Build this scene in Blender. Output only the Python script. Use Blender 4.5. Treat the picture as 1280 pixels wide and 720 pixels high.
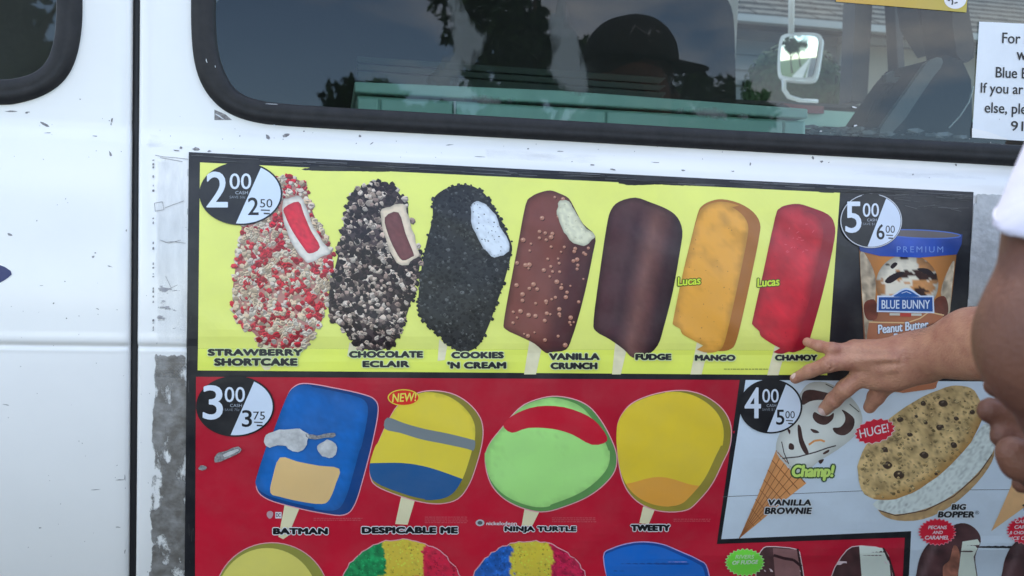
import bpy, bmesh, math, random
import numpy as np
from mathutils import Vector, Matrix, noise as mnoise
from mathutils.geometry import tessellate_polygon

random.seed(7)
rng = np.random.default_rng(7)
scene = bpy.context.scene
R = math.radians
for o in list(bpy.data.objects):
    bpy.data.objects.remove(o)

# ------------------------------------------------------------------ camera
ZC = 1.30                                   # eye height of the phone
CAM = np.array([0.0, -1.25, ZC])
FPX = 1185.0                                # focal length in photo pixels (photo is 1280 wide)
_y, _p, _r = R(10.8), R(-3.7), R(2.1)
FW = np.array([math.sin(_y) * math.cos(_p), math.cos(_y) * math.cos(_p), math.sin(_p)])
_rt = np.array([math.cos(_y), -math.sin(_y), 0.0])
_up = np.cross(_rt, FW)
RT = _rt * math.cos(_r) + _up * math.sin(_r)
UP = _up * math.cos(_r) - _rt * math.sin(_r)
cam_data = bpy.data.cameras.new("camera")
cam = bpy.data.objects.new("camera", cam_data)
scene.collection.objects.link(cam)
cam.matrix_world = Matrix(((RT[0], UP[0], -FW[0], CAM[0]), (RT[1], UP[1], -FW[1], CAM[1]),
                           (RT[2], UP[2], -FW[2], CAM[2]), (0, 0, 0, 1)))
cam_data.sensor_width = 36.0
cam_data.lens = 36.0 * FPX / 1280.0
cam_data.clip_start = 0.02
cam_data.clip_end = 2000
cam_data.dof.use_dof = True
cam_data.dof.focus_distance = 1.30
cam_data.dof.aperture_fstop = 9.0
scene.camera = cam

# ------------------------------------------------------------------ light
SUN_EL, SUN_AZ = R(52), R(25)               # the sun stands behind the van, veiled by cloud
world = bpy.data.worlds.new("World"); scene.world = world
world.use_nodes = True
nt = world.node_tree; nt.nodes.clear()
N = nt.nodes.new; L = nt.links.new
out = N('ShaderNodeOutputWorld'); bg = N('ShaderNodeBackground'); bg.inputs[1].default_value = 0.11
sky = N('ShaderNodeTexSky'); sky.sky_type = 'NISHITA'; sky.sun_disc = False
sky.sun_elevation = SUN_EL; sky.sun_rotation = SUN_AZ; sky.dust_density = 0.2; sky.ozone_density = 2.0; sky.altitude = 300
tc = N('ShaderNodeTexCoord'); mp = N('ShaderNodeMapping'); mp.inputs['Scale'].default_value = (1, 1, 2.6); mp.inputs['Location'].default_value = (0.0, 5.3, 2.0)
L(tc.outputs['Generated'], mp.inputs[0])
nz = N('ShaderNodeTexNoise'); nz.inputs['Scale'].default_value = 2.3; nz.inputs['Detail'].default_value = 8
nz.inputs['Roughness'].default_value = 0.58
L(mp.outputs[0], nz.inputs['Vector'])
cr = N('ShaderNodeValToRGB'); cr.color_ramp.elements[0].position = 0.49; cr.color_ramp.elements[1].position = 0.69
L(nz.outputs[0], cr.inputs[0])
mx = N('ShaderNodeMixRGB'); mx.inputs[2].default_value = (9.4, 9.1, 8.7, 1)
L(cr.outputs[0], mx.inputs[0]); L(sky.outputs[0], mx.inputs[1])
L(mx.outputs[0], bg.inputs[0]); L(bg.outputs[0], out.inputs[0])
sl = bpy.data.lights.new("sun", 'SUN'); sl.energy = 1.5; sl.angle = R(10); sl.color = (1, 0.95, 0.88)
sun = bpy.data.objects.new("sun", sl); scene.collection.objects.link(sun)
sun.rotation_euler = Vector((math.sin(SUN_AZ) * math.cos(SUN_EL), math.cos(SUN_AZ) * math.cos(SUN_EL), math.sin(SUN_EL))).to_track_quat('Z', 'Y').to_euler()
scene.view_settings.view_transform = 'Standard'; scene.view_settings.look = 'None'
scene.view_settings.exposure = 2.18; scene.view_settings.gamma = 1.0
scene.cycles.max_bounces = 8; scene.cycles.transparent_max_bounces = 16

# ------------------------------------------------------------------ geometry of the van side
CRE = -0.168                                # height (rel. to ZC) of the pressed crease
def sstep(a, b, x):
    t = np.clip((x - a) / (b - a), 0, 1); return t * t * (3 - 2 * t)
def base_prof(z, x=0.0):
    z = np.asarray(z, float)
    lo = 0.74 * np.clip(CRE - z, 0, None) ** 2
    hi = 0.38 * np.clip(np.minimum(z, 0.082) - CRE, 0, None) ** 2
    return lo + hi + 0.010 * sstep(0.080, 0.112, z) + 0.02 * np.clip(z - 0.10, 0, None)
def body_prof(z, x=0.0):
    z = np.asarray(z, float); x = np.asarray(x, float)
    dents = 0.0007 * np.sin(5.3 * x + 2 * np.sin(6 * z)) * np.sin(7.1 * z + 1.3 + np.sin(3 * x)) + 0.00022 * np.sin(19 * x + 3 * np.sin(13 * z)) * np.sin(23 * z)
    return dents + base_prof(z) + 0.0035 * np.exp(-((z - CRE) / 0.0035) ** 2) + 0.0022 * sstep(CRE + 0.002, CRE - 0.010, z) \
        - 0.0005 * np.exp(-((z - CRE - 0.010) / 0.006) ** 2)
def poster_prof(z, x):
    z = np.asarray(z, float); x = np.asarray(x, float)
    w = 0.00075 * np.sin(x * 23 + 3 * np.sin(z * 19)) * np.sin(z * 31 + 2.1 * np.sin(x * 11)) \
        + 0.00035 * np.sin(x * 61 + z * 37 + 2 * np.sin(z * 47))
    ridge = -0.0026 * np.exp(-((z + 0.487 - 0.012 * (x - 0.8)) / 0.016) ** 2) * sstep(0.35, 0.75, x)
    fold = 0.0002 * np.exp(-((z + 0.373) / 0.006) ** 2) * sstep(0.5, 0.6, x)
    topf = -0.0016 * np.exp(-((z - 0.072 - 0.0016 * np.sin(x * 40)) / 0.0035) ** 2) * (0.55 + 0.45 * np.sin(x * 17 + 1))
    return base_prof(z) - 0.0030 + w + ridge + fold + topf + 0.0016 * np.exp(-((z - CRE) / 0.011) ** 2)

def ray(px, py):
    px = np.asarray(px, float); py = np.asarray(py, float)
    d = FW[:, None] + RT[:, None] * ((px.ravel() - 640) / FPX) + UP[:, None] * ((360 - py.ravel()) / FPX)
    return d.T
def on_surf(px, py, off, prof):
    d = ray(px, py); off = np.broadcast_to(np.asarray(off, float), d[:, 0].shape)
    t = (0 - CAM[1]) / d[:, 1]
    for _ in range(7):
        P = CAM + d * t[:, None]
        y = prof(P[:, 2] - ZC, P[:, 0]) - off
        t = (y - CAM[1]) / d[:, 1]
    return CAM + d * t[:, None]
def at_y(px, py, Y):
    d = ray([px], [py])[0]; return Vector(CAM + d * ((Y - CAM[1]) / d[1]))
def at_d(px, py, dep):
    return Vector(CAM + ray([px], [py])[0] * dep)
def wall(px, py, off):
    return Vector(on_surf([px], [py], off, base_prof)[0])

# ------------------------------------------------------------------ scene helpers
def lin(c):
    c = c / 255.0
    return c / 12.92 if c <= 0.04045 else ((c + 0.055) / 1.055) ** 2.4
def link(o, parent=None):
    scene.collection.objects.link(o)
    if parent is not None: o.parent = parent
    return o
def tag(o, label=None, cat=None, group=None, kind=None):
    if label: o['label'] = label
    if cat: o['category'] = cat
    if group: o['group'] = group
    if kind: o['kind'] = kind
    return o
def empty(name, loc, label, cat, group=None):
    o = bpy.data.objects.new(name, None); o.location = loc; o.empty_display_size = 0.1
    link(o); tag(o, label, cat, group)
    bpy.context.view_layer.update()
    return o
def mesh_obj(name, verts, faces, mat, parent=None, smooth=False):
    me = bpy.data.meshes.new(name)
    off = Vector(parent_origin(parent)) if parent is not None else Vector((0, 0, 0))
    me.from_pydata([tuple(Vector(v) - off) for v in verts], [], faces)
    me.materials.append(mat)
    if smooth: me.polygons.foreach_set('use_smooth', [True] * len(me.polygons))
    me.update()
    return link(bpy.data.objects.new(name, me), parent)
def parent_origin(p):
    v = Vector((0, 0, 0))
    while p is not None:
        v = v + p.location; p = p.parent
    return v

def mat(name, col, rough=0.5, metal=0.0, spec=0.5, coat=0.0, noise=None, bump=None, sss=0.0, attr=False, emit=None):
    """procedural material: base colour broken up by noise=(scale, amount, darker colour), fine relief bump=(scale, strength)"""
    m = bpy.data.materials.new(name); m.use_nodes = True
    t = m.node_tree; b = t.nodes['Principled BSDF']
    b.inputs['Roughness'].default_value = rough; b.inputs['Metallic'].default_value = metal
    b.inputs['Specular IOR Level'].default_value = spec; b.inputs['Coat Weight'].default_value = coat
    b.inputs['Coat Roughness'].default_value = 0.12
    if sss:
        b.inputs['Subsurface Weight'].default_value = sss; b.inputs['Subsurface Radius'].default_value = (0.9, 0.35, 0.2)
        b.inputs['Subsurface Scale'].default_value = 0.006
    co = t.nodes.new('ShaderNodeTexCoord')
    if attr:
        a = t.nodes.new('ShaderNodeAttribute'); a.attribute_name = 'ink'; src = a.outputs['Color']
    else:
        a = t.nodes.new('ShaderNodeRGB'); a.outputs[0].default_value = (*col, 1); src = a.outputs[0]
    if noise:
        nn = t.nodes.new('ShaderNodeTexNoise'); nn.inputs['Scale'].default_value = noise[0]; nn.inputs['Detail'].default_value = 7
        nn.inputs['Roughness'].default_value = 0.6
        t.links.new(co.outputs['Object'], nn.inputs['Vector'])
        rp = t.nodes.new('ShaderNodeValToRGB'); rp.color_ramp.elements[0].position = 0.38; rp.color_ramp.elements[1].position = 0.68
        t.links.new(nn.outputs[0], rp.inputs[0])
        ml = t.nodes.new('ShaderNodeMath'); ml.operation = 'MULTIPLY'; ml.inputs[1].default_value = noise[1]
        t.links.new(rp.outputs[0], ml.inputs[0])
        mm = t.nodes.new('ShaderNodeMixRGB'); t.links.new(ml.outputs[0], mm.inputs[0]); t.links.new(src, mm.inputs[1])
        mm.inputs[2].default_value = (*noise[2], 1); src = mm.outputs[0]
    t.links.new(src, b.inputs['Base Color'])
    if bump:
        bn = t.nodes.new('ShaderNodeTexNoise'); bn.inputs['Scale'].default_value = bump[0]; bn.inputs['Detail'].default_value = 5
        t.links.new(co.outputs['Object'], bn.inputs['Vector'])
        bp = t.nodes.new('ShaderNodeBump'); bp.inputs['Strength'].default_value = bump[1]; bp.inputs['Distance'].default_value = 0.002
        t.links.new(bn.outputs[0], bp.inputs['Height']); t.links.new(bp.outputs[0], b.inputs['Normal'])
    return m

M = {}
M['paint'] = mat('van_white_paint', (0.82, 0.805, 0.77), 0.32, coat=0.5, noise=(5, 0.16, (0.60, 0.61, 0.60)), bump=(3, 0.25))
M['print'] = mat('printed_vinyl', None, 0.32, spec=0.38, attr=True, noise=(26, 0.07, (0.25, 0.24, 0.22)), bump=(45, 0.10))
M['rubber'] = mat('black_rubber', (0.012, 0.012, 0.013), 0.58, spec=0.35, noise=(60, 0.5, (0.03, 0.028, 0.03)), bump=(90, 0.3))
M['seam'] = mat('seam_rubber', (0.010, 0.010, 0.012), 0.6, bump=(50, 0.2))
M['dark'] = mat('dark_interior_vinyl', (0.012, 0.013, 0.015), 0.7, noise=(8, 0.4, (0.02, 0.02, 0.02)), bump=(60, 0.3))
M['black_trim'] = mat('black_trim', (0.015, 0.016, 0.02), 0.5, bump=(60, 0.2))
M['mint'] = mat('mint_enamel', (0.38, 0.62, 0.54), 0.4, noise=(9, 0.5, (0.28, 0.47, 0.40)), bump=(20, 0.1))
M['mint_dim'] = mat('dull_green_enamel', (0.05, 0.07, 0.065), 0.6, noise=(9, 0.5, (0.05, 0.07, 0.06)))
M['grey_vinyl'] = mat('grey_vinyl', (0.15, 0.16, 0.165), 0.5, noise=(12, 0.4, (0.09, 0.1, 0.1)), bump=(90, 0.3))
M['chrome'] = mat('mirror_glass', (0.62, 0.68, 0.68), 0.03, metal=1.0, bump=(2, 0.02))
M['white_plastic'] = mat('pale_metal', (0.62, 0.64, 0.65), 0.35, noise=(30, 0.3, (0.4, 0.4, 0.4)))
M['red_lens'] = mat('red_lens', (0.20, 0.01, 0.012), 0.3, noise=(30, 0.3, (0.1, 0.01, 0.01)))
M['skin'] = mat('skin', (0.52, 0.262, 0.160), 0.46, spec=0.4, sss=0.08, noise=(42, 0.75, (0.36, 0.140, 0.095)), bump=(330, 0.6))
M['skin_shaded'] = mat('dark_shaded_skin', (0.180, 0.080, 0.050), 0.50, spec=0.3, sss=0.08, noise=(30, 0.6, (0.095, 0.040, 0.030)), bump=(330, 0.5))  # darker skin, with the near arm's shade put into its colour
M['tshirt_grey'] = mat('grey_cotton', (0.12, 0.12, 0.13), 0.85, noise=(20, 0.2, (0.1, 0.1, 0.11)), bump=(700, 0.25))
M['nail'] = mat('finger_nail', (0.72, 0.50, 0.43), 0.22, noise=(60, 0.3, (0.6, 0.34, 0.3)))
M['hair'] = mat('dark_hair', (0.02, 0.014, 0.010), 0.5, noise=(200, 0.4, (0.04, 0.03, 0.02)), bump=(300, 0.5))
M['shirt'] = mat('white_cotton', (0.58, 0.56, 0.65), 0.9, spec=0.2, noise=(20, 0.2, (0.56, 0.55, 0.63)), bump=(60, 0.5))
M['jeans'] = mat('dark_denim', (0.03, 0.04, 0.07), 0.85, noise=(60, 0.4, (0.05, 0.06, 0.1)), bump=(500, 0.4))
M['cap'] = mat('black_twill', (0.012, 0.012, 0.014), 0.8, noise=(80, 0.4, (0.02, 0.02, 0.022)), bump=(500, 0.3))
M['capprint'] = mat('grey_stitching', (0.25, 0.25, 0.27), 0.7, noise=(120, 0.5, (0.2, 0.2, 0.2)))
M['leaf'] = mat('leaves', (0.045, 0.085, 0.028), 0.75, spec=0.15, noise=(3, 0.8, (0.022, 0.045, 0.015)))
M['bark'] = mat('bark', (0.09, 0.065, 0.045), 0.9, noise=(20, 0.6, (0.04, 0.03, 0.02)), bump=(30, 0.8))
M['asphalt'] = mat('asphalt', (0.05, 0.05, 0.052), 0.85, noise=(6, 0.5, (0.075, 0.073, 0.07)), bump=(150, 0.5))
M['grass'] = mat('grass', (0.06, 0.10, 0.03), 0.9, noise=(4, 0.7, (0.09, 0.10, 0.04)), bump=(80, 0.8))
M['concrete'] = mat('concrete', (0.33, 0.32, 0.30), 0.85, noise=(5, 0.5, (0.25, 0.24, 0.22)), bump=(90, 0.4))
M['siding'] = mat('grey_siding', (0.15, 0.16, 0.168), 0.65, noise=(7, 0.3, (0.12, 0.13, 0.135)), bump=(40, 0.15))
M['shingle'] = mat('grey_shingles', (0.055, 0.055, 0.052), 0.95, spec=0.05, noise=(9, 0.9, (0.095, 0.092, 0.085)), bump=(60, 0.8))
M['trim'] = mat('white_trim', (0.26, 0.27, 0.27), 0.5, noise=(9, 0.2, (0.2, 0.2, 0.2)))
M['shrub'] = mat('shrub_leaves', (0.028, 0.050, 0.022), 0.8, spec=0.1, noise=(6, 0.8, (0.016, 0.030, 0.012)))
M['beige'] = mat('beige_garage_door', (0.24, 0.21, 0.17), 0.6, noise=(9, 0.3, (0.3, 0.26, 0.2)))
M['foil'] = mat('torn_foil', (0.80, 0.79, 0.76), 0.32, metal=0.25, noise=(70, 0.6, (0.34, 0.33, 0.31)), bump=(75, 0.55))
M['chip'] = mat('chipped_paint', (0.16, 0.15, 0.15), 0.8, noise=(300, 0.8, (0.42, 0.40, 0.38)))

def alpha_mat(name, col, thr, scale, rough=0.5, metal=0.0, soft=0.04, col2=None, stretch=(1, 1, 1), maxa=1.0, nscale=60):
    """a film full of holes: noise decides where it is left on the surface below"""
    m = mat(name, col, rough, metal, noise=(nscale, 0.8, col2 or tuple(c * 0.6 for c in col)), bump=(120, 0.6))
    t = m.node_tree; b = t.nodes['Principled BSDF']
    co = t.nodes.new('ShaderNodeTexCoord'); mpp = t.nodes.new('ShaderNodeMapping'); mpp.inputs['Scale'].default_value = stretch
    n1 = t.nodes.new('ShaderNodeTexNoise'); n1.inputs['Scale'].default_value = scale; n1.inputs['Detail'].default_value = 9
    n1.inputs['Roughness'].default_value = 0.65
    t.links.new(co.outputs['Object'], mpp.inputs[0]); t.links.new(mpp.outputs[0], n1.inputs['Vector'])
    rp = t.nodes.new('ShaderNodeMapRange'); rp.inputs[1].default_value = thr - soft; rp.inputs[2].default_value = thr + soft
    rp.inputs[3].default_value = 0.0; rp.inputs[4].default_value = maxa
    at = t.nodes.new('ShaderNodeAttribute'); at.attribute_name = 'ink'
    m1 = t.nodes.new('ShaderNodeMath'); m1.operation = 'MULTIPLY_ADD'; m1.inputs[1].default_value = 0.30; m1.inputs[2].default_value = -0.30
    ad_ = t.nodes.new('ShaderNodeMath'); ad_.operation = 'ADD'
    t.links.new(at.outputs['Fac'], m1.inputs[0]); t.links.new(n1.outputs[0], ad_.inputs[0]); t.links.new(m1.outputs[0], ad_.inputs[1])
    t.links.new(ad_.outputs[0], rp.inputs[0]); t.links.new(rp.outputs[0], b.inputs['Alpha'])
    return m
M['tape_dense'] = alpha_mat('tape_residue_grey', (0.17, 0.155, 0.135), 0.44, 38, 0.5, 0.15, 0.04, (0.36, 0.35, 0.335), (1, 1, .4), 0.97, 55)
M['tape_sparse'] = alpha_mat('tape_residue_specks', (0.13, 0.12, 0.12), 0.64, 34, 0.6, 0.0, 0.02, (0.35, 0.33, 0.32), (.7, 1, 1.2))
M['tape_clear'] = alpha_mat('tape_film', (0.55, 0.56, 0.55), 0.46, 12, 0.3, 0.0, 0.12, None, (1, 1, .3), 0.30)
M['tape_silver'] = alpha_mat('silver_tape', (0.40, 0.40, 0.385), 0.34, 26, 0.42, 0.25, 0.02, (0.56, 0.56, 0.54), (2.2, 1, .2), 1.0)
M['scuff'] = alpha_mat('scuffed_paint', (0.30, 0.29, 0.30), 0.60, 60, 0.8, 0.0, 0.03, (0.5, 0.48, 0.47), (.5, 1, 1.5))
M['grime'] = alpha_mat('rubbed_grime', (0.34, 0.33, 0.32), 0.60, 11, 0.8, 0.0, 0.10, (0.5, 0.48, 0.46), (.35, 1, 1.6), 0.20)
M['film'] = alpha_mat('glass_residue', (0.105, 0.115, 0.108), 0.30, 24, 0.7, 0.0, 0.08, (0.08, 0.09, 0.085), (1.4, 1, .5), 0.62, 8)

def glass_mat(name, tint, refl=1.0, haze=0.0):
    m = bpy.data.materials.new(name); m.use_nodes = True; t = m.node_tree; t.nodes.clear()
    o = t.nodes.new('ShaderNodeOutputMaterial'); mixn = t.nodes.new('ShaderNodeMixShader')
    tr = t.nodes.new('ShaderNodeBsdfTransparent'); tr.inputs[0].default_value = (*tint, 1)
    gl = t.nodes.new('ShaderNodeBsdfGlossy'); gl.inputs['Roughness'].default_value = 0.012; gl.inputs[0].default_value = (refl,) * 3 + (1,)
    fr = t.nodes.new('ShaderNodeFresnel'); fr.inputs[0].default_value = 1.46
    co = t.nodes.new('ShaderNodeTexCoord'); n1 = t.nodes.new('ShaderNodeTexNoise'); n1.inputs['Scale'].default_value = 2.2
    bp = t.nodes.new('ShaderNodeBump'); bp.inputs['Strength'].default_value = 0.05; bp.inputs['Distance'].default_value = 0.01
    t.links.new(co.outputs['Object'], n1.inputs['Vector']); t.links.new(n1.outputs[0], bp.inputs['Height'])
    t.links.new(bp.outputs[0], gl.inputs['Normal'])
    t.links.new(fr.outputs[0], mixn.inputs[0]); t.links.new(tr.outputs[0], mixn.inputs[1]); t.links.new(gl.outputs[0], mixn.inputs[2])
    if haze:
        df = t.nodes.new('ShaderNodeBsdfDiffuse'); df.inputs[0].default_value = (0.5, 0.52, 0.5, 1)
        m2 = t.nodes.new('ShaderNodeMixShader'); n2 = t.nodes.new('ShaderNodeTexNoise'); n2.inputs['Scale'].default_value = 5; n2.inputs['Detail'].default_value = 6
        t.links.new(co.outputs['Object'], n2.inputs['Vector'])
        ma = t.nodes.new('ShaderNodeMath'); ma.operation = 'MULTIPLY'; ma.inputs[1].default_value = haze
        t.links.new(n2.outputs[0], ma.inputs[0]); t.links.new(ma.outputs[0], m2.inputs[0])
        t.links.new(mixn.outputs[0], m2.inputs[1]); t.links.new(df.outputs[0], m2.inputs[2]); t.links.new(m2.outputs[0], o.inputs[0])
    else:
        t.links.new(mixn.outputs[0], o.inputs[0])
    return m
M['glass'] = glass_mat('tinted_window_glass', (0.62, 0.72, 0.70), 1.0, 0.008)
M['glass_dark'] = glass_mat('dark_tinted_glass', (0.20, 0.23, 0.22), 1.0, 0.05)

# ------------------------------------------------------------------ polygon helpers (photo-pixel design space of the poster)
def chaikin(p, n=2, closed=True):
    p = [tuple(q) for q in p]
    for _ in range(n):
        r = []; m = len(p)
        for i in range(m if closed else m - 1):
            a, b = p[i], p[(i + 1) % m]
            r.append(tuple(a[k] * .75 + b[k] * .25 for k in range(len(a)))); r.append(tuple(a[k] * .25 + b[k] * .75 for k in range(len(a))))
        p = r
    return p
def catmull(p, n=4):
    m = len(p); r = []
    for i in range(m):
        a, b, c, d = p[i - 1], p[i], p[(i + 1) % m], p[(i + 2) % m]
        for k in range(n):
            t = k / n
            r.append(tuple(0.5 * (2 * b[j] + (c[j] - a[j]) * t + (2 * a[j] - 5 * b[j] + 4 * c[j] - d[j]) * t * t + (3 * b[j] - a[j] - 3 * c[j] + d[j]) * t ** 3) for j in (0, 1)))
    return r
def area(p):
    return 0.5 * sum(p[i - 1][0] * p[i][1] - p[i][0] * p[i - 1][1] for i in range(len(p)))
def grow(p, d):
    s = 1 if area(p) > 0 else -1; m = len(p); r = []
    for i in range(m):
        ax, ay = p[i - 1]; bx, by = p[(i + 1) % m]
        tx, ty = bx - ax, by - ay; l = math.hypot(tx, ty) or 1
        r.append((p[i][0] + s * ty / l * d, p[i][1] - s * tx / l * d))
    return r
def ell(cx, cy, rx, ry, n=40, rot=0, a0=0, a1=360):
    r = []; full = (a1 - a0) >= 360
    for i in range(n):
        a = R(a0 + (a1 - a0) * i / (n if full else n - 1)); x, y = rx * math.cos(a), ry * math.sin(a); c, s = math.cos(R(rot)), math.sin(R(rot))
        r.append((cx + x * c - y * s, cy + x * s + y * c))
    return r
def burst(cx, cy, rx, ry, n=24, rot=0, depth=0.16):
    r = []
    for i in range(2 * n):
        k = 1 if i % 2 == 0 else 1 - depth; a = math.pi * i / n
        x, y = rx * k * math.cos(a), ry * k * math.sin(a); c, s = math.cos(R(rot)), math.sin(R(rot))
        r.append((cx + x * c - y * s, cy + x * s + y * c))
    return r
def clip(poly, ax, v, keep_less):
    r = []; m = len(poly)
    for i in range(m):
        a, b = poly[i], poly[(i + 1) % m]
        ia = (a[ax] <= v) if keep_less else (a[ax] >= v); ib = (b[ax] <= v) if keep_less else (b[ax] >= v)
        if ia: r.append(a)
        if ia != ib:
            t = (v - a[ax]) / (b[ax] - a[ax]); r.append((a[0] + (b[0] - a[0]) * t, a[1] + (b[1] - a[1]) * t))
    return r
def clip_half(poly, p, q):
    """keep the part of poly to the left of the line p->q"""
    f = lambda a: (q[0] - p[0]) * (a[1] - p[1]) - (q[1] - p[1]) * (a[0] - p[0])
    r = []; m = len(poly)
    for i in range(m):
        a, b = poly[i], poly[(i + 1) % m]; fa, fb = f(a), f(b)
        if fa >= 0: r.append(a)
        if (fa >= 0) != (fb >= 0):
            t = fa / (fa - fb); r.append((a[0] + (b[0] - a[0]) * t, a[1] + (b[1] - a[1]) * t))
    return r
def inside(p, x, y):
    c = False; m = len(p); j = m - 1
    for i in range(m):
        if (p[i][1] > y) != (p[j][1] > y) and x < (p[j][0] - p[i][0]) * (y - p[i][1]) / (p[j][1] - p[i][1]) + p[i][0]: c = not c
        j = i
    return c
def edge_dist(p, x, y):
    P = np.asarray(p); Q = np.roll(P, -1, 0); d = Q - P; w = np.array([x, y]) - P
    t = np.clip((w * d).sum(1) / np.maximum((d * d).sum(1), 1e-9), 0, 1)
    return float(np.sqrt((((w - d * t[:, None])) ** 2).sum(1).min()))
def fnoise(x, y, s, seed=0):
    return mnoise.fractal(Vector((x / s, y / s, seed * 7.3)), 1.0, 2.1, 4)

LAYER = 0.00030
POSTER_LOC = None
def light_px(y):
    """how much less daylight reaches a patch of the photographed wall: divided OUT of colours read from the photo"""
    return float(np.interp(y, [180, 300, 440, 560, 720], [1.0, 0.92, 0.80, 0.66, 0.52]))
def ink(c, y=None, k=1.0):
    """printed ink from a colour read in the photograph at height y"""
    l = light_px(y if y is not None else 300)
    t = [max(0.004, lin(v) / l * k) for v in c]; m = max(1.0, max(t) / 0.82)
    return tuple(v / m for v in t)

class Sheet:
    """one printed piece of the poster, drawn in the poster's own design space, laid on the poster surface"""
    def __init__(self, prof=poster_prof):
        self.P = []; self.O = []; self.C = []; self.F = []; self.prof = prof
    def tri(self, pts, cols, lay):
        b = len(self.P); self.P += pts; self.O += [lay] * len(pts); self.C += cols
        self.F.append(tuple(range(b, b + len(pts))))
    def fill(self, poly, col, lay, cell=7.0):
        f = col if callable(col) else (lambda x, y: col)
        x0 = min(p[0] for p in poly); x1 = max(p[0] for p in poly); y0 = min(p[1] for p in poly); y1 = max(p[1] for p in poly)
        nx = max(1, math.ceil((x1 - x0) / cell)); ny = max(1, math.ceil((y1 - y0) / cell))
        for j in range(ny):
            ya, yb = y0 + (y1 - y0) * j / ny, y0 + (y1 - y0) * (j + 1) / ny
            s = poly if ny == 1 else clip(clip(poly, 1, yb, True), 1, ya, False)
            if len(s) < 3: continue
            sx0 = min(p[0] for p in s); sx1 = max(p[0] for p in s)
            for i in range(nx):
                xa, xb = x0 + (x1 - x0) * i / nx, x0 + (x1 - x0) * (i + 1) / nx
                if xb < sx0 or xa > sx1: continue
                c = s if nx == 1 else clip(clip(s, 0, xb, True), 0, xa, False)
                if len(c) < 3 or abs(area(c)) < 0.02: continue
                if len(c) <= 4 and abs(area(c)) > 0.98 * (yb - ya) * (xb - xa):
                    self.tri(c, [f(*p) for p in c], lay)
                else:
                    for t in tessellate_polygon([[Vector((p[0], p[1], 0)) for p in c]]):
                        self.tri([c[k] for k in t], [f(*c[k]) for k in t], lay)
    def line(self, pts, w, col, lay):
        for i in range(len(pts) - 1):
            a, b = pts[i], pts[i + 1]; l = math.hypot(b[0] - a[0], b[1] - a[1]) or 1
            nx, ny = -(b[1] - a[1]) / l * w / 2, (b[0] - a[0]) / l * w / 2
            self.fill([(a[0] + nx, a[1] + ny), (b[0] + nx, b[1] + ny), (b[0] - nx, b[1] - ny), (a[0] - nx, a[1] - ny)], col, lay, 8)
    def build(self, name, parent, material=None, label=None, smooth=True):
        P = np.array(self.P); O = np.array(self.O) * LAYER
        W = on_surf(P[:, 0], P[:, 1], O, self.prof) - np.array(parent_origin(parent)) if parent is not None else on_surf(P[:, 0], P[:, 1], O, self.prof)
        me = bpy.data.meshes.new(name); me.from_pydata(W.tolist(), [], self.F)
        a = me.attributes.new('ink', 'FLOAT_COLOR', 'POINT')
        a.data.foreach_set('color', np.array([(c[0], c[1], c[2], 1) for c in self.C], dtype=np.float32).ravel())
        me.materials.append(material or M['print']); me.update()
        # face towards the street
        if sum(p.normal.y * p.area for p in me.polygons) > 0: me.flip_normals()
        o = link(bpy.data.objects.new(name, me), parent)
        if label: o['label'] = label
        return o

_tcache = {}
def text_mesh(s, bold, lsp=1.0):
    key = (s, bold, lsp)
    if key in _tcache: return _tcache[key]
    cu = bpy.data.curves.new('lettering', 'FONT'); cu.body = s; cu.offset = bold; cu.space_character = lsp; cu.resolution_u = 4
    o = bpy.data.objects.new('lettering', cu); scene.collection.objects.link(o)
    me = bpy.data.meshes.new_from_object(o.evaluated_get(bpy.context.evaluated_depsgraph_get()))
    v = np.zeros(len(me.vertices) * 3, np.float32); me.vertices.foreach_get('co', v); v = v.reshape(-1, 3)[:, :2].copy()
    f = [tuple(p.vertices) for p in me.polygons]
    bpy.data.meshes.remove(me); bpy.data.objects.remove(o); bpy.data.curves.remove(cu)
    _tcache[key] = (v, f); return v, f
def put_text(sh, s, box, col, lay, bold=0.03, rot=0.0, shear=0.0, halo=None, halo_w=1.2, lsp=1.0):
    """letters fitted into box (x0, y_top, x1, y_bottom) of the design space"""
    def place(v, mn, mx):
        x0, yt, x1, yb = box
        u = (v[:, 0] - mn[0]) / (mx[0] - mn[0]); w = (v[:, 1] - mn[1]) / (mx[1] - mn[1])
        X = x0 + u * (x1 - x0); Y = yb + w * (yt - yb)
        X = X + (yb - Y) * shear
        cx, cy = x0, yb; c, q = math.cos(R(rot)), math.sin(R(rot)); dx, dy = X - cx, Y - cy
        return cx + dx * c + dy * q, cy - dx * q + dy * c
    v, f = text_mesh(s, 0.0, lsp); mn, mx_ = v.min(0), v.max(0)
    unit = (box[3] - box[1]) / (mx_[1] - mn[1]); bw = bold * unit
    box = (box[0] + bw, box[1] + bw * .7, box[2] - bw, box[3] - bw * .7)
    X, Y = place(v, mn, mx_)
    def put(dx, dy, c, lay_):
        b = len(sh.P)
        sh.P += list(zip((X + dx).tolist(), (Y + dy).tolist())); sh.O += [lay_] * len(v); sh.C += [c] * len(v)
        sh.F += [tuple(k + b for k in q) for q in f]
    if halo:
        for k in range(10):
            a = 6.283 * k / 10; put((bw + halo_w) * math.cos(a), (bw * .7 + halo_w) * math.sin(a), halo, lay - 1.4 + .05 * k)
    if bw > .12:
        for k in range(6):
            a = 6.283 * k / 6; put(bw * math.cos(a), bw * .7 * math.sin(a), col, lay - .42 + .06 * k)
    put(0, 0, col, lay)

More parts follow.
